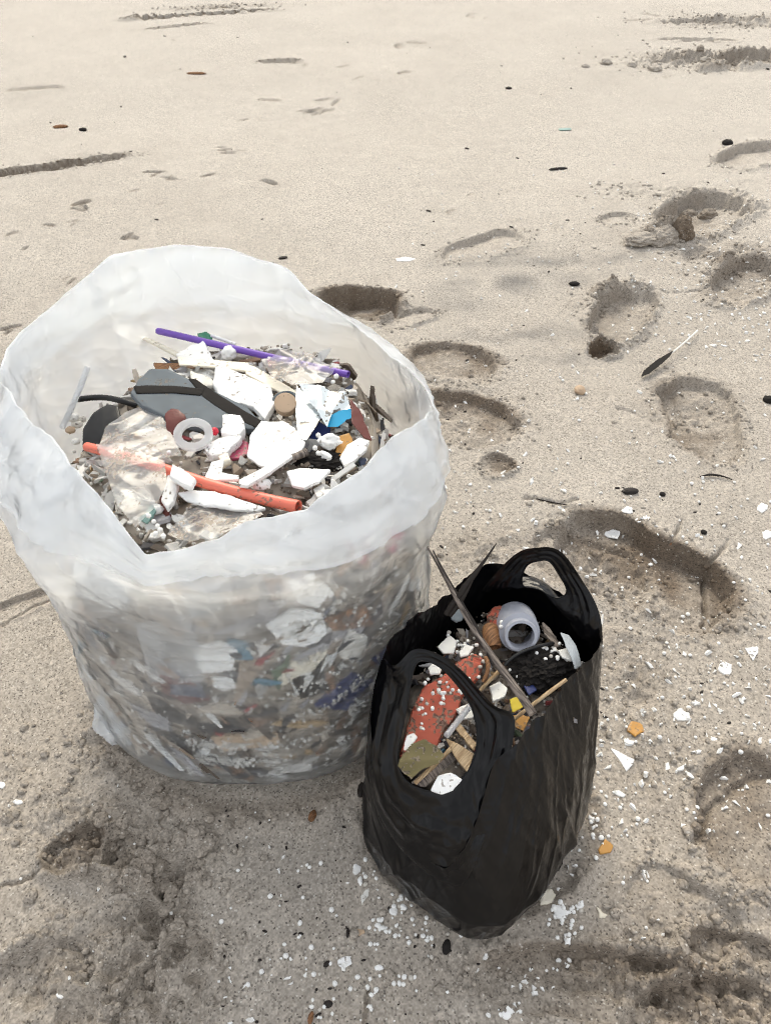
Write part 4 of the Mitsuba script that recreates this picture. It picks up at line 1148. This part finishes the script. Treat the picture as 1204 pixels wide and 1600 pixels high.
part(k, 'stem', tube([at(832, 1116, .335), at(795, 1062, .345), at(759, 1013, .36), at(706, 923, .40), at(667, 854, .43)], [.0056, .0052, .0042, .0028, .0012], n=60, jitter=.10, seed=4), 'driftwood_mat')
part(k, 'split', tube([at(770, 1040, .352), at(745, 985, .372), at(700, 905, .408), at(676, 860, .43)], [.002, .003, .0018, .0008], n=40, jitter=.2, seed=5), 'bark_mat')
k = thing('black_twig', 'black split twig leaning out of the black bag to the upper right', 'twig')
part(k, 'blade', tube([at(697, 960, .37), at(720, 926, .40), at(748, 888, .43), at(775, 849, .46)], [.004, .0048, .0028, .0006], n=40, jitter=.2, seed=6), 'bark_mat')
part(k, 'blade', tube([at(703, 962, .37), at(722, 935, .395), at(738, 908, .42)], [.003, .0032, .0006], n=30, jitter=.2, seed=7), 'bark_mat')
# bottle with its open neck towards the camera
nk = at(814, 994, ZB(814, 994, .050))
ax = at(812, 930, ZB(812, 930, .004)) - nk
ax = np.array([.004, .085, -.060]); ax /= np.linalg.norm(ax)
prof = np.array([(.0215, 0), (.0265, 0), (.0275, .002), (.0275, .005), (.0258, .007), (.0258, .018), (.0335, .021), (.0335, .025), (.029, .028), (.032, .036), (.035, .050), (.036, .066), (.036, .085), (.034, .088), (.033, .085), (.033, .066), (.031, .050), (.0225, .030), (.0215, .018), (.0215, 0)])
bt = thing('bottle', 'cloudy grey white plastic bottle with its open neck facing out of the black bag', 'bottle')
scene['bottle_plastic_mat'] = pbr((.40, .415, .47), .35, .5)
for nm, pf in (('neck', np.vstack([prof[:6], prof[-3:]])), ('collar', np.array([(.0245, .0185), (.0335, .0205), (.0335, .025), (.0245, .027), (.0245, .0185)])), ('body', prof[8:-2])):
    b_ = trimesh.creation.revolve(pf * .87, sections=56)
    b_.apply_transform(trimesh.geometry.align_vectors([0, 0, 1], ax))
    b_.apply_translation(nk)
    part(bt, nm, b_, 'bottle_plastic_mat', smooth=35)
thing('husk_lump', 'dark fibrous husk lump under beads at the right of the black bag mouth', 'husk', bpx(845, 1046, ZB(845, 1046, .010), (.047, .033, .024), rot=.4, seed=51, amp=.35, freq=7, sub=5), 'charcoal_mat', smooth=False)
bstick('black_reed', 'thin black curved stem around the front of the bottle neck', 'stem', [(788, 1040, .034), (806, 1024, .040), (830, 1013, .042), (864, 1005, .038)], .0026, 'black_mat')
inbag('white_sheet', 'curved pale plastic sheet standing at the right inside wall of the black bag', 'plastic sheet', [(878, 986), (890, 992), (899, 1006), (911, 1039), (902, 1044), (886, 1012)], .002, pbr((.50, .53, .54), .4, .5), up=.045, tilt=(-.9, .2), curl=-4)
inbag('pale_shell', 'pale flat shell beside the husk lump and the standing sheet', 'shell', [(872, 1016), (884, 1012), (897, 1024), (893, 1032), (878, 1027)], .004, 'shell_white_mat', up=.040)
bstick('reed_stick', 'long thin pale reed along the front rim of the black bag', 'stick', [(798, 1128, .048), (840, 1095, .052), (884, 1062, .054)], .0025, 'straw_wood_mat', jitter=.12)
inbag('yellow_foil', 'small yellow foil scrap left of the driftwood stick end', 'foil', [(796, 1092), (808, 1088), (818, 1092), (816, 1106), (800, 1114)], .002, 'yellow_mat', up=.034, tilt=(.1, .2))
inbag('brown_leaf', 'orange brown leaf at the lowest point of the black bag mouth', 'leaf', [(798, 1119), (815, 1116), (828, 1120), (817, 1142), (806, 1136)], .002, 'amber_mat', up=.030, tilt=(0, .2))
inbag('blue_scrap', 'small blue scrap right of the driftwood stick end', 'scrap', [(818, 1072), (830, 1066), (838, 1078), (826, 1086)], .003, 'navy_mat', up=.030)
inbag('white_flake', 'broken white flake in the middle of the black bag mouth', 'flake', [(764, 1072), (780, 1064), (792, 1074), (788, 1090), (770, 1096)], .006, 'shell_white_mat', up=.026, ragged=.0016)
inbag('white_flake', 'large pale flake at the left of the black bag mouth', 'flake', [(684, 1010), (702, 992), (714, 1002), (708, 1020), (692, 1020)], .004, 'shell_white_mat', up=.030, ragged=.001)
inbag('white_flake', 'pale flake under the driftwood stick near the bottle', 'flake', [(716, 1018), (728, 1006), (740, 1010), (732, 1024), (720, 1026)], .004, 'shell_white_mat', up=.030, ragged=.001)
inbag('white_flake', 'pale flake in the top of the near handle hole', 'flake', [(668, 1044), (676, 1034), (692, 1040), (686, 1052), (672, 1054)], .004, 'shell_white_mat', up=.030, ragged=.001)
inbag('white_flake', 'pale flake beside the grey straw in the near handle hole', 'flake', [(712, 1108), (730, 1100), (742, 1112), (740, 1122), (722, 1122)], .004, 'shell_white_mat', up=.020, ragged=.001)
thing('red_lump', 'dull orange red lump left of the bottle', 'lump', bpx(780, 968, ZB(780, 968, .016), (.018, .022, .014), seed=61, amp=.2), 'red_mat')
bstick('brown_shell', 'hollow brown husk left of the bottle neck', 'husk', [(770, 1012, .026), (768, 1000, .024), (766, 985, .018)], .0125, 'brown_wood_mat', wall=.002)
thing('grey_disc', 'round grey plastic disc at the back left rim of the black bag', 'disc', slab([(704, 961), (707, 953), (715, 950), (723, 954), (725, 962), (721, 970), (712, 972), (705, 968)], .33, .004, tilt=(0, .3)), 'rubber_mat')
bstick('brown_stick', 'short brown stick left of the driftwood stick', 'stick', [(758, 1028, .032), (762, 1045, .034), (754, 1066, .034)], .003, 'brown_wood_mat', jitter=.2)
inbag('grey_sheet', 'brown grey wedge between the bottle and the right wall of the black bag', 'wood', [(846, 970), (858, 980), (876, 1008), (868, 1012), (850, 990)], .004, 'driftwood_mat', up=.036)

# ------------------------------------------------------------------ beads: 300 single ones, the rest as stuff
bead_dict = ply(ICO2, 'bead_mat', smooth=True)
bead_shapes = [ply(blob((0, 0, 0), (1, 1, 1), amp=a_, freq=f_, seed=sd_, sub=2), 'bead_mat', smooth=True) for a_, f_, sd_ in ((.10, 1.5, 1), (.30, 1.7, 2), (.40, 2.2, 3), (.25, 2.6, 4))]
dusty_dict = ply(ICO2, 'bead_dusty_mat', smooth=True)


def bead(p, s, label, group, dusty=False, sq=(1, 1, 1)):
    k = numbered('foam_bead')
    v_ = int(p[0] * 1e5) % 6
    scene[k] = {**(dusty_dict if dusty else bead_dict if v_ > 4 else bead_shapes[v_ % 4]), 'to_world': T().translate(list(map(float, p))).rotate([0, 0, 1], float(p[1] * 1e5 % 360)).scale([float(s * q) for q in sq])}
    tag(k, label, 'bead', group)


r = np.random.default_rng(303)
spots = []


def cluster(px, py, sx, sy, n, s0=.0015, s1=.0040):
    for _ in range(n):
        spots.append((px + sx * r.normal(), py + sy * r.normal(), r.uniform(s0, s1)))


for c in [(580, 1375, 12, 10, 9), (610, 1440, 16, 14, 16), (630, 1410, 14, 9, 16), (585, 1450, 8, 16, 12), (640, 1450, 25, 16, 12), (660, 1475, 20, 12, 8), (550, 1540, 16, 10, 7), (580, 1565, 6, 22, 10), (640, 1530, 20, 8, 8),
          (500, 1580, 10, 16, 8), (490, 1500, 30, 30, 10), (450, 1480, 40, 50, 12), (400, 1380, 50, 50, 8), (480, 1360, 20, 6, 5), (870, 1425, 12, 12, 16), (890, 1445, 14, 10, 12), (875, 1490, 8, 12, 6), (905, 1420, 6, 8, 6),
          (925, 1290, 5, 22, 11), (950, 1305, 20, 14, 7), (945, 1250, 14, 10, 6), (990, 1160, 30, 14, 8), (1065, 1120, 14, 10, 12), (1130, 1045, 16, 12, 10), (1090, 1060, 30, 20, 10), (960, 1130, 14, 25, 8), (1060, 1170, 22, 20, 8), (900, 1340, 10, 16, 6),
          (1000, 1370, 20, 8, 5), (970, 1380, 20, 8, 3), (760, 1500, 40, 24, 8), (820, 1540, 50, 30, 8), (795, 1580, 14, 8, 8), (1010, 1460, 30, 14, 6), (935, 1190, 6, 24, 6), (545, 1505, 6, 6, 3)]:
    cluster(*c)
lab_a = 'tiny round white foam bead lying on the sand'
grp_a = 'white foam beads scattered on the sand'


def under_bag(p):
    return ((p[0] + .225) / .27) ** 2 + ((p[1] - .86) / .26) ** 2 < 1 or ((p[0] - .148) / .16) ** 2 + ((p[1] - .585) / .15) ** 2 < .85


far_spots = []
for _ in range(760):                                             # the scatter over the beach to the right, thinning with distance
    y = 500 + 800 * r.random() ** .8
    x = r.uniform(690, 1215) if y > 700 else r.uniform(640, 1215)
    far_spots.append((x, y, .0018 + .0042 * r.random() ** 1.8))
for _ in range(170):
    far_spots.append((r.uniform(600, 1210), 250 + 260 * r.random(), r.uniform(.002, .0052)))
for _ in range(190):
    far_spots.append((r.uniform(980, 1210), r.uniform(330, 560), r.uniform(.0026, .0062)))
for _ in range(28):
    far_spots.append((r.uniform(0, 420), r.uniform(1050, 1600), r.uniform(.0016, .003)))
for _ in range(70):
    far_spots.append((r.uniform(330, 900), r.uniform(1270, 1600), r.uniform(.0016, .003)))
single = 0
stuffm = []
allspots = spots + far_spots
for i, (x, y, s) in enumerate(allspots):
    p = at(x, y)
    if under_bag(p):
        continue
    sq = (1, r.uniform(.75, 1), r.uniform(.6, .95))
    if single < 205 and i < len(spots):
        p[2] = 0
        single += 1
        p[2] = float(sand(p[:1], p[1:2])[0][0]) + s * .55
        if y > 1335 and x < 840:
            where = 'below the black carrier bag'
        elif y > 1335:
            where = 'at the lower right foot of the black bag'
        elif y > 1200:
            where = 'beside the orange triangular shard'
        else:
            where = 'right of the black bag, above the orange shard'
        bead(p, s, f'white foam bead on the sand {where}', f'white foam beads on the sand {where}', dusty=r.random() < .12, sq=sq)
    else:
        stuffm.append((p, s, sq))
P = np.array([q[0] for q in stuffm])
hz = sand(P[:, 0], P[:, 1])[0]
ms = []
for (p, s, sq), z in zip(stuffm, hz):
    if r.random() < .62:
        v, f = flake(r, 0, s * 1.25, 1 + .8 * r.random())
        ms.append(trimesh.Trimesh(v @ trimesh.transformations.euler_matrix(.4 * r.normal(), .4 * r.normal(), r.random() * 6.28)[:3, :3] + [p[0], p[1], z + .0012], f, process=False))
    else:
        ms.append(trimesh.Trimesh(ICO1.vertices * s * .8 * np.array(sq) + [p[0], p[1], z + s * .5], ICO1.faces, process=False))
thing('bead_scatter', 'fine scatter of the smallest white beads and plastic flecks over the sand', 'plastic flecks', join(ms), 'bead_mat', kind='stuff', smooth=30)
# beads on the litter in the black bag and in the sack
BW = ['beside the standing white sheet', 'on the red slab', 'on the red slab', 'left of the bottle neck', 'left of the bottle neck', 'on the dull orange lump', 'around the driftwood stick', 'on the red slab']
for bi, (a, b, sx, sy, n, up) in enumerate([(866, 1020, 14, 9, 20, .036), (684, 1085, 16, 14, 16, .034), (662, 1115, 10, 16, 10, .036), (728, 1010, 16, 12, 16, .020), (748, 1040, 10, 14, 8, .022), (786, 975, 4, 10, 6, .045), (800, 1060, 14, 12, 8, .024), (690, 1065, 14, 10, 6, .030)]):
    for _ in range(n):
        x, y = a + sx * r.normal(), b + sy * r.normal()
        s = r.uniform(.0020, .0036)
        bead(at(x, y, ZB(x, y, up)), s, 'tiny white foam bead ' + BW[bi] + ' in the black carrier bag', 'white foam beads ' + BW[bi] + ' in the black bag', dusty=r.random() < .3, sq=(1, r.uniform(.8, 1), r.uniform(.75, 1)))
for x, y in [(193, 722), (264, 707), (496, 605), (505, 606), (520, 597), (525, 588), (497, 680), (492, 700), (497, 708), (250, 828), (240, 815), (246, 822), (255, 838), (232, 806), (243, 834)]:
    bead(at(x, y, Z(x, y, .030)), r.uniform(.0032, .0048), 'white foam bead on the litter heap in the translucent sack', 'white foam beads on the heap in the sack', sq=(1, .9, .9))

# ------------------------------------------------------------------ things on the sand
def onsand(name, label, cat, px, th, mat, group=None, lift=.003, **k):
    mx, my = np.mean(px, axis=0)
    z = ground(mx, my)[2]
    k.setdefault('amp', .0012)
    return thing(name, label, cat, slab(px, z + lift + th * .5, th, **k), mat, group)


def poly(cx, cy, rx, ry, n, seed, rot=0):
    q = np.random.default_rng(seed)
    a = np.sort((np.arange(n) + .7 * q.random(n)) / n * 2 * np.pi)
    m = .75 + .4 * q.random(n)
    x, y = np.cos(a) * rx * m, np.sin(a) * ry * m
    c, s = math.cos(rot), math.sin(rot)
    return [(cx + u * c - v * s, cy + u * s + v * c) for u, v in zip(x, y)]


f = thing('feather', 'dark bird feather with a pale quill lying on the sand at the upper right', 'feather')
g0, g1 = ground(1002, 587, .008), ground(1089, 517, .012)
mid = (g0 + g1) / 2 + [.004, -.006, .004]
part(f, 'quill', tube([g0, mid, g1], [.0010, .0022, .0030], n=30, sides=8), 'shell_white_mat', label='pale quill')
part(f, 'vane', slab([(1001, 588), (1006, 578), (1020, 566), (1036, 556), (1052, 547), (1046, 557), (1030, 571), (1014, 583)], g0[2] + .006, .0012, amp=.002, ragged=.0012), 'charcoal_mat', label='dark vane')
for (x, y, a, b, rot, mat, name, lab, cat) in [
    (897, 441, 9, 4.5, 0, 'charcoal_mat', 'pebble', 'oval black pebble alone on smooth sand, upper right', 'pebble'),
    (1138, 217, 8, 6, 0, 'charcoal_mat', 'pebble', 'dark pebble at the edge of the footprint at the far right', 'pebble'),
    (697, 1480, 6.5, 9, .3, 'charcoal_mat', 'pebble', 'black oval pebble below the tip of the black carrier bag', 'pebble'),
    (795, 132, 5, 2.5, .2, 'bark_mat', 'pebble', 'small black fleck far off near the top of the beach', 'pebble'),
    (128, 196, 6, 3.5, .1, 'charcoal_mat', 'pebble', 'small black pebble far left, right of the brown seed pod', 'pebble'),
    (93, 192, 11, 3.5, -.25, 'brown_wood_mat', 'seed_pod', 'brown seed pod at the far left of the beach', 'seed pod'),
    (872, 259, 16, 3, -.22, 'bark_mat', 'bark_chip', 'dark straight bark chip on smooth sand above the footprints', 'bark'),
    (306, 112, 15, 2.5, -.05, 'brown_wood_mat', 'bark_chip', 'flat brown stick far off near the upper left', 'stick'),
    (983, 772, 15, 6, -.1, 'bark_mat', 'bark_chip', 'black charred chip right of the middle, above the large footprint', 'bark'),
    (442, 402, 8, 3, -.4, 'bark_mat', 'bark_chip', 'small black chip just behind the back rim of the sack', 'bark'),
    (425, 411, 6, 2.5, .2, 'bark_mat', 'bark_chip', 'smaller black chip touching the back rim of the sack', 'bark'),
    (488, 1277, 6, 8, .3, 'brown_wood_mat', 'bark_chip', 'brown chip on the sand left of the black carrier bag', 'bark'),
    (1201, 622, 8, 7, 0, 'charcoal_mat', 'pebble', 'black pebble at the right edge of the picture, beside the big footprint', 'pebble'),
    (510, 1505, 6, 3, -.7, 'bark_mat', 'bark_chip', 'black splinter left of the torn white disc near the bottom', 'bark'),
    (543, 1457, 2.5, 6, 0, 'bark_mat', 'bark_chip', 'upright black splinter between bead clusters below the black bag', 'bark'),
    (1034, 774, 5, 4, 0, 'charcoal_mat', 'pebble', 'small dark pebble right of the charred chip', 'pebble'),
    (1098, 834, 5, 4, 0, 'charcoal_mat', 'pebble', 'small black pebble right of the large footprint', 'pebble'),
    (565, 1240, 7, 12, .1, 'bark_mat', 'bark_chip', 'dark bark piece wedged at the left foot of the black carrier bag', 'bark'),
    (662, 772, 6, 2.5, 0, 'bark_mat', 'bark_chip', 'small dark chip right of the sack wall', 'bark'),
    (905, 612, 9, 9, 0, 'tan_mat', 'pebble', 'tan flat pebble left of the big footprint', 'pebble'),
    (485, 1590, 4, 7, .2, 'brown_wood_mat', 'seed_pod', 'brown seed at the bottom edge of the picture', 'seed'),
    (512, 1568, 7, 4, 0, 'bark_mat', 'seed_pod', 'dark brown seed near the bottom edge among beads', 'seed'),
]:
    p = ground(x, y)
    d = np.linalg.norm(p - EYE)
    sc = d / 1207
    thing(name, lab, cat, blob(p + [0, 0, b * sc * .35], (a * sc * .85, b * sc * 1.1, min(a, b) * sc * .65), rot=-rot, amp=.22, seed=int(x) % 50, freq=2.5), mat)
gt = thing('twig', 'thin black twig on the sand right of the big footprint', 'twig', tube([ground(1092, 748, .004), ground(1110, 746, .006), ground(1142, 753, .004)], [.0018, .0026, .0012], n=24, jitter=.3), 'bark_mat')
thing('twig', 'thin dark twig sticking from the crack in the sand behind the black bag', 'twig', tube([ground(836, 788, .003), ground(862, 791, .006), ground(884, 799, .003)], [.0014, .002, .001], n=24, jitter=.3), 'bark_mat')
onsand('teal_sliver', 'tiny pale teal plastic sliver far off on smooth sand', 'plastic sliver', [(872, 200), (891, 199), (892, 202), (873, 203)], .003, 'teal_mat', lift=.002)
for name, lab, cat, pts, th, mat in [
    ('amber_shell', 'amber brown shell on the sand right of the black carrier bag', 'shell', poly(993, 1138, 14, 12, 8, 1), .004, 'amber_mat'),
    ('amber_shell', 'orange triangular shard on the sand, lower right of the black bag', 'shard', [(935, 1327), (945, 1310), (958, 1322), (954, 1332), (938, 1333)], .005, 'amber_mat'),
    ('orange_chip', 'small orange chip at the edge of the large footprint', 'chip', poly(1048, 848, 8, 5, 6, 2), .005, 'orange_mat'),
    ('white_shard', 'white triangular plastic shard alone at the right edge', 'shard', [(1163, 1012), (1184, 1010), (1185, 1020), (1176, 1033)], .003, 'white_plastic_mat'),
    ('white_shard', 'long white triangular shard on the sand right of the black bag', 'shard', [(952, 1168), (962, 1172), (991, 1187), (988, 1196), (978, 1204), (966, 1186)], .003, 'white_plastic_mat'),
    ('white_shard', 'square cream white foam block at the lower right foot of the black bag', 'foam', [(843, 1392), (862, 1388), (869, 1397), (864, 1412), (843, 1414)], .012, 'cream_mat'),
    ('white_shard', 'pale broken flake between the two foam blocks below the black bag', 'foam', [(861, 1412), (875, 1412), (889, 1425), (884, 1436), (868, 1434)], .008, 'foam_mat'),
    ('white_shard', 'white foam block lowest of the cluster below the black bag', 'foam', [(880, 1459), (890, 1457), (893, 1466), (891, 1476), (882, 1477)], .008, 'foam_mat'),
    ('white_shard', 'white flake at the right of the foam cluster below the black bag', 'flake', [(903, 1408), (911, 1405), (913, 1416), (905, 1424), (901, 1418)], .004, 'white_plastic_mat'),
    ('white_shard', 'thin white flake inside the top of the large footprint, left one', 'flake', poly(957, 834, 14, 8, 7, 3), .003, 'white_plastic_mat'),
    ('white_shard', 'thin white flake below the charred chip, upper one', 'flake', poly(980, 797, 10, 6, 6, 4), .003, 'white_plastic_mat'),
    ('white_shard', 'thin white flake below the charred chip, lower one', 'flake', poly(1004, 811, 13, 5, 7, 5), .003, 'white_plastic_mat'),
    ('white_shard', 'white flake on the left slope of the large footprint', 'flake', poly(898, 846, 8, 7, 6, 6), .003, 'white_plastic_mat'),
    ('white_shard', 'white flake at the right edge, upper of two', 'flake', poly(1192, 792, 9, 8, 6, 7), .003, 'white_plastic_mat'),
    ('white_shard', 'white flake at the right edge, lower of two', 'flake', poly(1198, 835, 11, 9, 6, 8), .003, 'white_plastic_mat'),
    ('white_shard', 'pale elongated plastic sliver behind the sack on smooth sand', 'sliver', [(618, 403), (635, 401), (650, 404), (640, 407), (620, 407)], .004, 'white_plastic_mat'),
    ('white_shard', 'ragged white foam fragment in the bead patch at the right, upper one', 'foam', poly(1133, 1045, 11, 11, 9, 9), .006, 'foam_mat'),
    ('white_shard', 'ragged white foam fragment in the bead patch at the right, middle one', 'foam', poly(1065, 1118, 13, 9, 9, 10), .005, 'foam_mat'),
    ('white_shard', 'small white flake below the amber shell', 'flake', poly(984, 1160, 8, 6, 6, 11), .003, 'white_plastic_mat'),
    ('white_shard', 'small white leaf shaped flake right of the long shard', 'flake', poly(1117, 1156, 9, 5, 6, 12, .6), .003, 'white_plastic_mat'),
    ('white_shard', 'white flake on the sand between the long shard and the orange shard', 'flake', poly(969, 1240, 9, 6, 6, 13, .4), .003, 'white_plastic_mat'),
    ('white_shard', 'grey white curled flake left of the black bag tip', 'flake', [(562, 1400), (570, 1390), (577, 1387), (576, 1400), (568, 1408), (566, 1414)], .003, 'shell_white_mat'),
    ('white_shard', 'torn round white disc near the bottom of the picture', 'disc', poly(538, 1503, 11, 9, 10, 14), .003, 'white_plastic_mat'),
    ('white_shard', 'white foam crumb pair left of the black bag foot', 'foam', poly(557, 1358, 7, 9, 7, 15), .006, 'foam_mat'),
    ('white_shard', 'small white crumb just below the left foot of the black bag', 'foam', poly(562, 1376, 5, 8, 6, 16), .006, 'foam_mat'),
    ('white_shard', 'rounded white flake among the beads below the black bag', 'flake', poly(614, 1424, 7, 7, 7, 17), .005, 'foam_mat'),
    ('white_shard', 'dull sandy square flake below the black bag', 'flake', poly(563, 1455, 8, 8, 5, 18), .003, 'tan_mat'),
    ('pink_shell', 'pale pinkish shell fragment right of the foam cluster', 'shell', [(932, 1416), (942, 1424), (951, 1430), (946, 1436), (936, 1434)], .004, 'cream_mat'),
    ('white_shard', 'flat white flake at the left on bare sand', 'flake', poly(28, 1253, 8, 5, 6, 19), .003, 'white_plastic_mat'),
    ('white_shard', 'white flake at the left picture edge', 'flake', poly(2, 1226, 7, 5, 6, 20), .003, 'white_plastic_mat'),
    ('white_shard', 'white flake lying below the front of the sack', 'flake', poly(168, 1276, 6, 4, 6, 21), .003, 'white_plastic_mat'),
    ('white_shard', 'white flake in the lower left corner area', 'flake', poly(92, 1556, 7, 5, 6, 22), .004, 'foam_mat'),
    ('white_shard', 'white foam crumbs at the bottom edge, right of centre', 'foam', poly(790, 1585, 8, 7, 8, 23), .005, 'foam_mat'),
    ('white_shard', 'small white curl near the bottom among beads', 'flake', poly(592, 1512, 7, 6, 6, 24), .004, 'white_plastic_mat'),
]:
    onsand(name, lab, cat, pts, th, mat, lift=.0005, ragged=.0009, res=.003, soft=3)

# crumbs of moist sand lying about trampled places
rc_ = np.random.default_rng(77)
pts, sz = [], []
for px, a, b, ang, amp, dmp in ROUGH:
    c0 = at(*px)
    for _ in range(int(20 + 5000 * a * b) if px[1] > 900 else int(16 + (7000 if amp > .015 else 2500) * a * b)):
        u, v = rc_.normal() * a * .75, rc_.normal() * b * .75
        an = math.radians(ang)
        pts.append((c0[0] + u * math.cos(an) - v * math.sin(an), c0[1] + u * math.sin(an) + v * math.cos(an)))
        sz.append((.0014 + .0065 * rc_.random() ** 2.8) * (1 + amp * 8))
for px, L, W, ang, dep, *_ in PRINTS[:28]:
    c0 = at(*px)
    for _ in range(int(60 + 300 * L)):
        th = rc_.random() * 6.28
        u, v = math.cos(th) * L * .56 * (1 + .12 * rc_.normal()), math.sin(th) * W * .58 * (1 + .15 * rc_.normal())
        an = math.radians(ang)
        pts.append((c0[0] + u * math.cos(an) - v * math.sin(an), c0[1] + u * math.sin(an) + v * math.cos(an)))
        sz.append((.0012 + .004 * rc_.random() ** 2.4) * (1 + dep * 8))
pts, sz = np.array(pts), np.array(sz)
okp = np.array([not under_bag((x, y)) for x, y in pts])
pts, sz = pts[okp], sz[okp]
hz, hd, hm_ = sand(pts[:, 0], pts[:, 1])
V, F, UV = [], [], []
bigm, bigd = [], []
for px, a, b, ang, n_, smax in [((225, 1320), .075, .035, -15, 80, .015), ((190, 1345), .08, .03, -10, 40, .012), ((250, 1470), .035, .09, 0, 50, .013), ((60, 1540), .10, .06, 0, 40, .010), ((165, 1155), .03, .025, -40, 16, .010), ((1040, 375), .09, .04, 0, 16, .026), ((930, 460), .06, .04, 40, 14, .013), ((1120, 415), .06, .05, 20, 14, .014), ((1085, 92), .22, .08, 10, 22, .04), ((1150, 1450), .03, .06, 10, 12, .010), ((1060, 1500), .09, .03, 0, 14, .010)]:
    c0, an = at(*px), math.radians(ang)
    for _ in range(n_):
        u, v = a * rc_.normal(), b * rc_.normal()
        x, y = c0[0] + u * math.cos(an) - v * math.sin(an), c0[1] + u * math.sin(an) + v * math.cos(an)
        z, dd, _m = sand(np.array([x]), np.array([y]))
        q = smax * (.3 + .7 * rc_.random() ** 1.5)
        m = blob((x, y, float(z[0]) + q * .12), (q, q * rc_.uniform(.7, 1), q * rc_.uniform(.5, .8)), rot=rc_.random() * 6, amp=.42, freq=2.4, seed=int(rc_.integers(0, 900)), sub=3)
        bigm.append(m); bigd.append(np.repeat([[min(float(dd[0]) + .08, 1), 0]], len(m.vertices), 0))
for px, q, sc, dd in [((1062, 376), .050, (.75, .8, 1.25), .85), ((1035, 378), .055, (1.3, .8, .7), .35), ((1000, 382), .05, (1.2, .8, .4), .3), ((1110, 318), .035, (1.2, .8, .7), .7), ((1082, 312), .03, (1.1, .8, .6), .6)]:  # last value darkens; the darkest clod paints the shaded side of the mound
    c0 = at(*px)
    c0[2] = float(sand(c0[:1], c0[1:2])[0][0]) + q * .1
    m = blob(c0, tuple(q * k for k in sc), rot=.4, amp=.40, freq=2.6, seed=int(px[0]), sub=4)
    bigm.append(m); bigd.append(np.repeat([[dd, 0]], len(m.vertices), 0))
bigm = join(bigm)
for i, ((x, y), s, z, d) in enumerate(zip(pts, sz, hz, hd)):
    v = ICO1.vertices * s * (.65 + .5 * rc_.random((42, 1))) * (.7 + .6 * rc_.random(3)) * [1, 1, .8] + [x, y, z + s * .22]
    V.append(v); F.append(ICO1.faces + 42 * i); UV.append(np.repeat([[min(d + .03, 1), 0]], 42, 0))
thing('sand_clods', 'larger broken clods of moist sand thrown up beside the trampled spots', 'sand clods', bigm, 'sand_mat', kind='stuff', smooth=True, uv=np.vstack(bigd))
thing('sand_crumbs', 'loose crumbs of moist sand around the footprints', 'sand crumbs', trimesh.Trimesh(np.vstack(V), np.vstack(F), process=False), 'sand_mat', kind='stuff', smooth=True, uv=np.vstack(UV))

# fine dark flecks of bark and charcoal
fr = np.random.default_rng(41)
ms = []
for i in range(330):
    x, y = (fr.uniform(330, 800), fr.uniform(1260, 1600)) if i < 120 else (fr.uniform(640, 1210), fr.uniform(260, 1150)) if i < 270 else (fr.uniform(0, 1200), fr.uniform(20, 400))
    p = at(x, y)
    if under_bag(p):
        continue
    k = np.linalg.norm(p - EYE) / 1207
    p[2] = float(sand(p[:1], p[1:2])[0][0])
    q = (.6 + 1.5 * fr.random() ** 2.5) * k
    an = fr.random() * 3.14
    v = ICO1.vertices * [q * (1 + 1.5 * fr.random()), q, q * .6]
    ms.append(trimesh.Trimesh(np.c_[v[:, 0] * math.cos(an) - v[:, 1] * math.sin(an), v[:, 0] * math.sin(an) + v[:, 1] * math.cos(an), v[:, 2]] + p + [0, 0, q * .3], ICO1.faces, process=False))
thing('dark_flecks', 'fine dark flecks of bark and charcoal strewn over the sand', 'flecks', join(ms), 'bark_mat', kind='stuff')
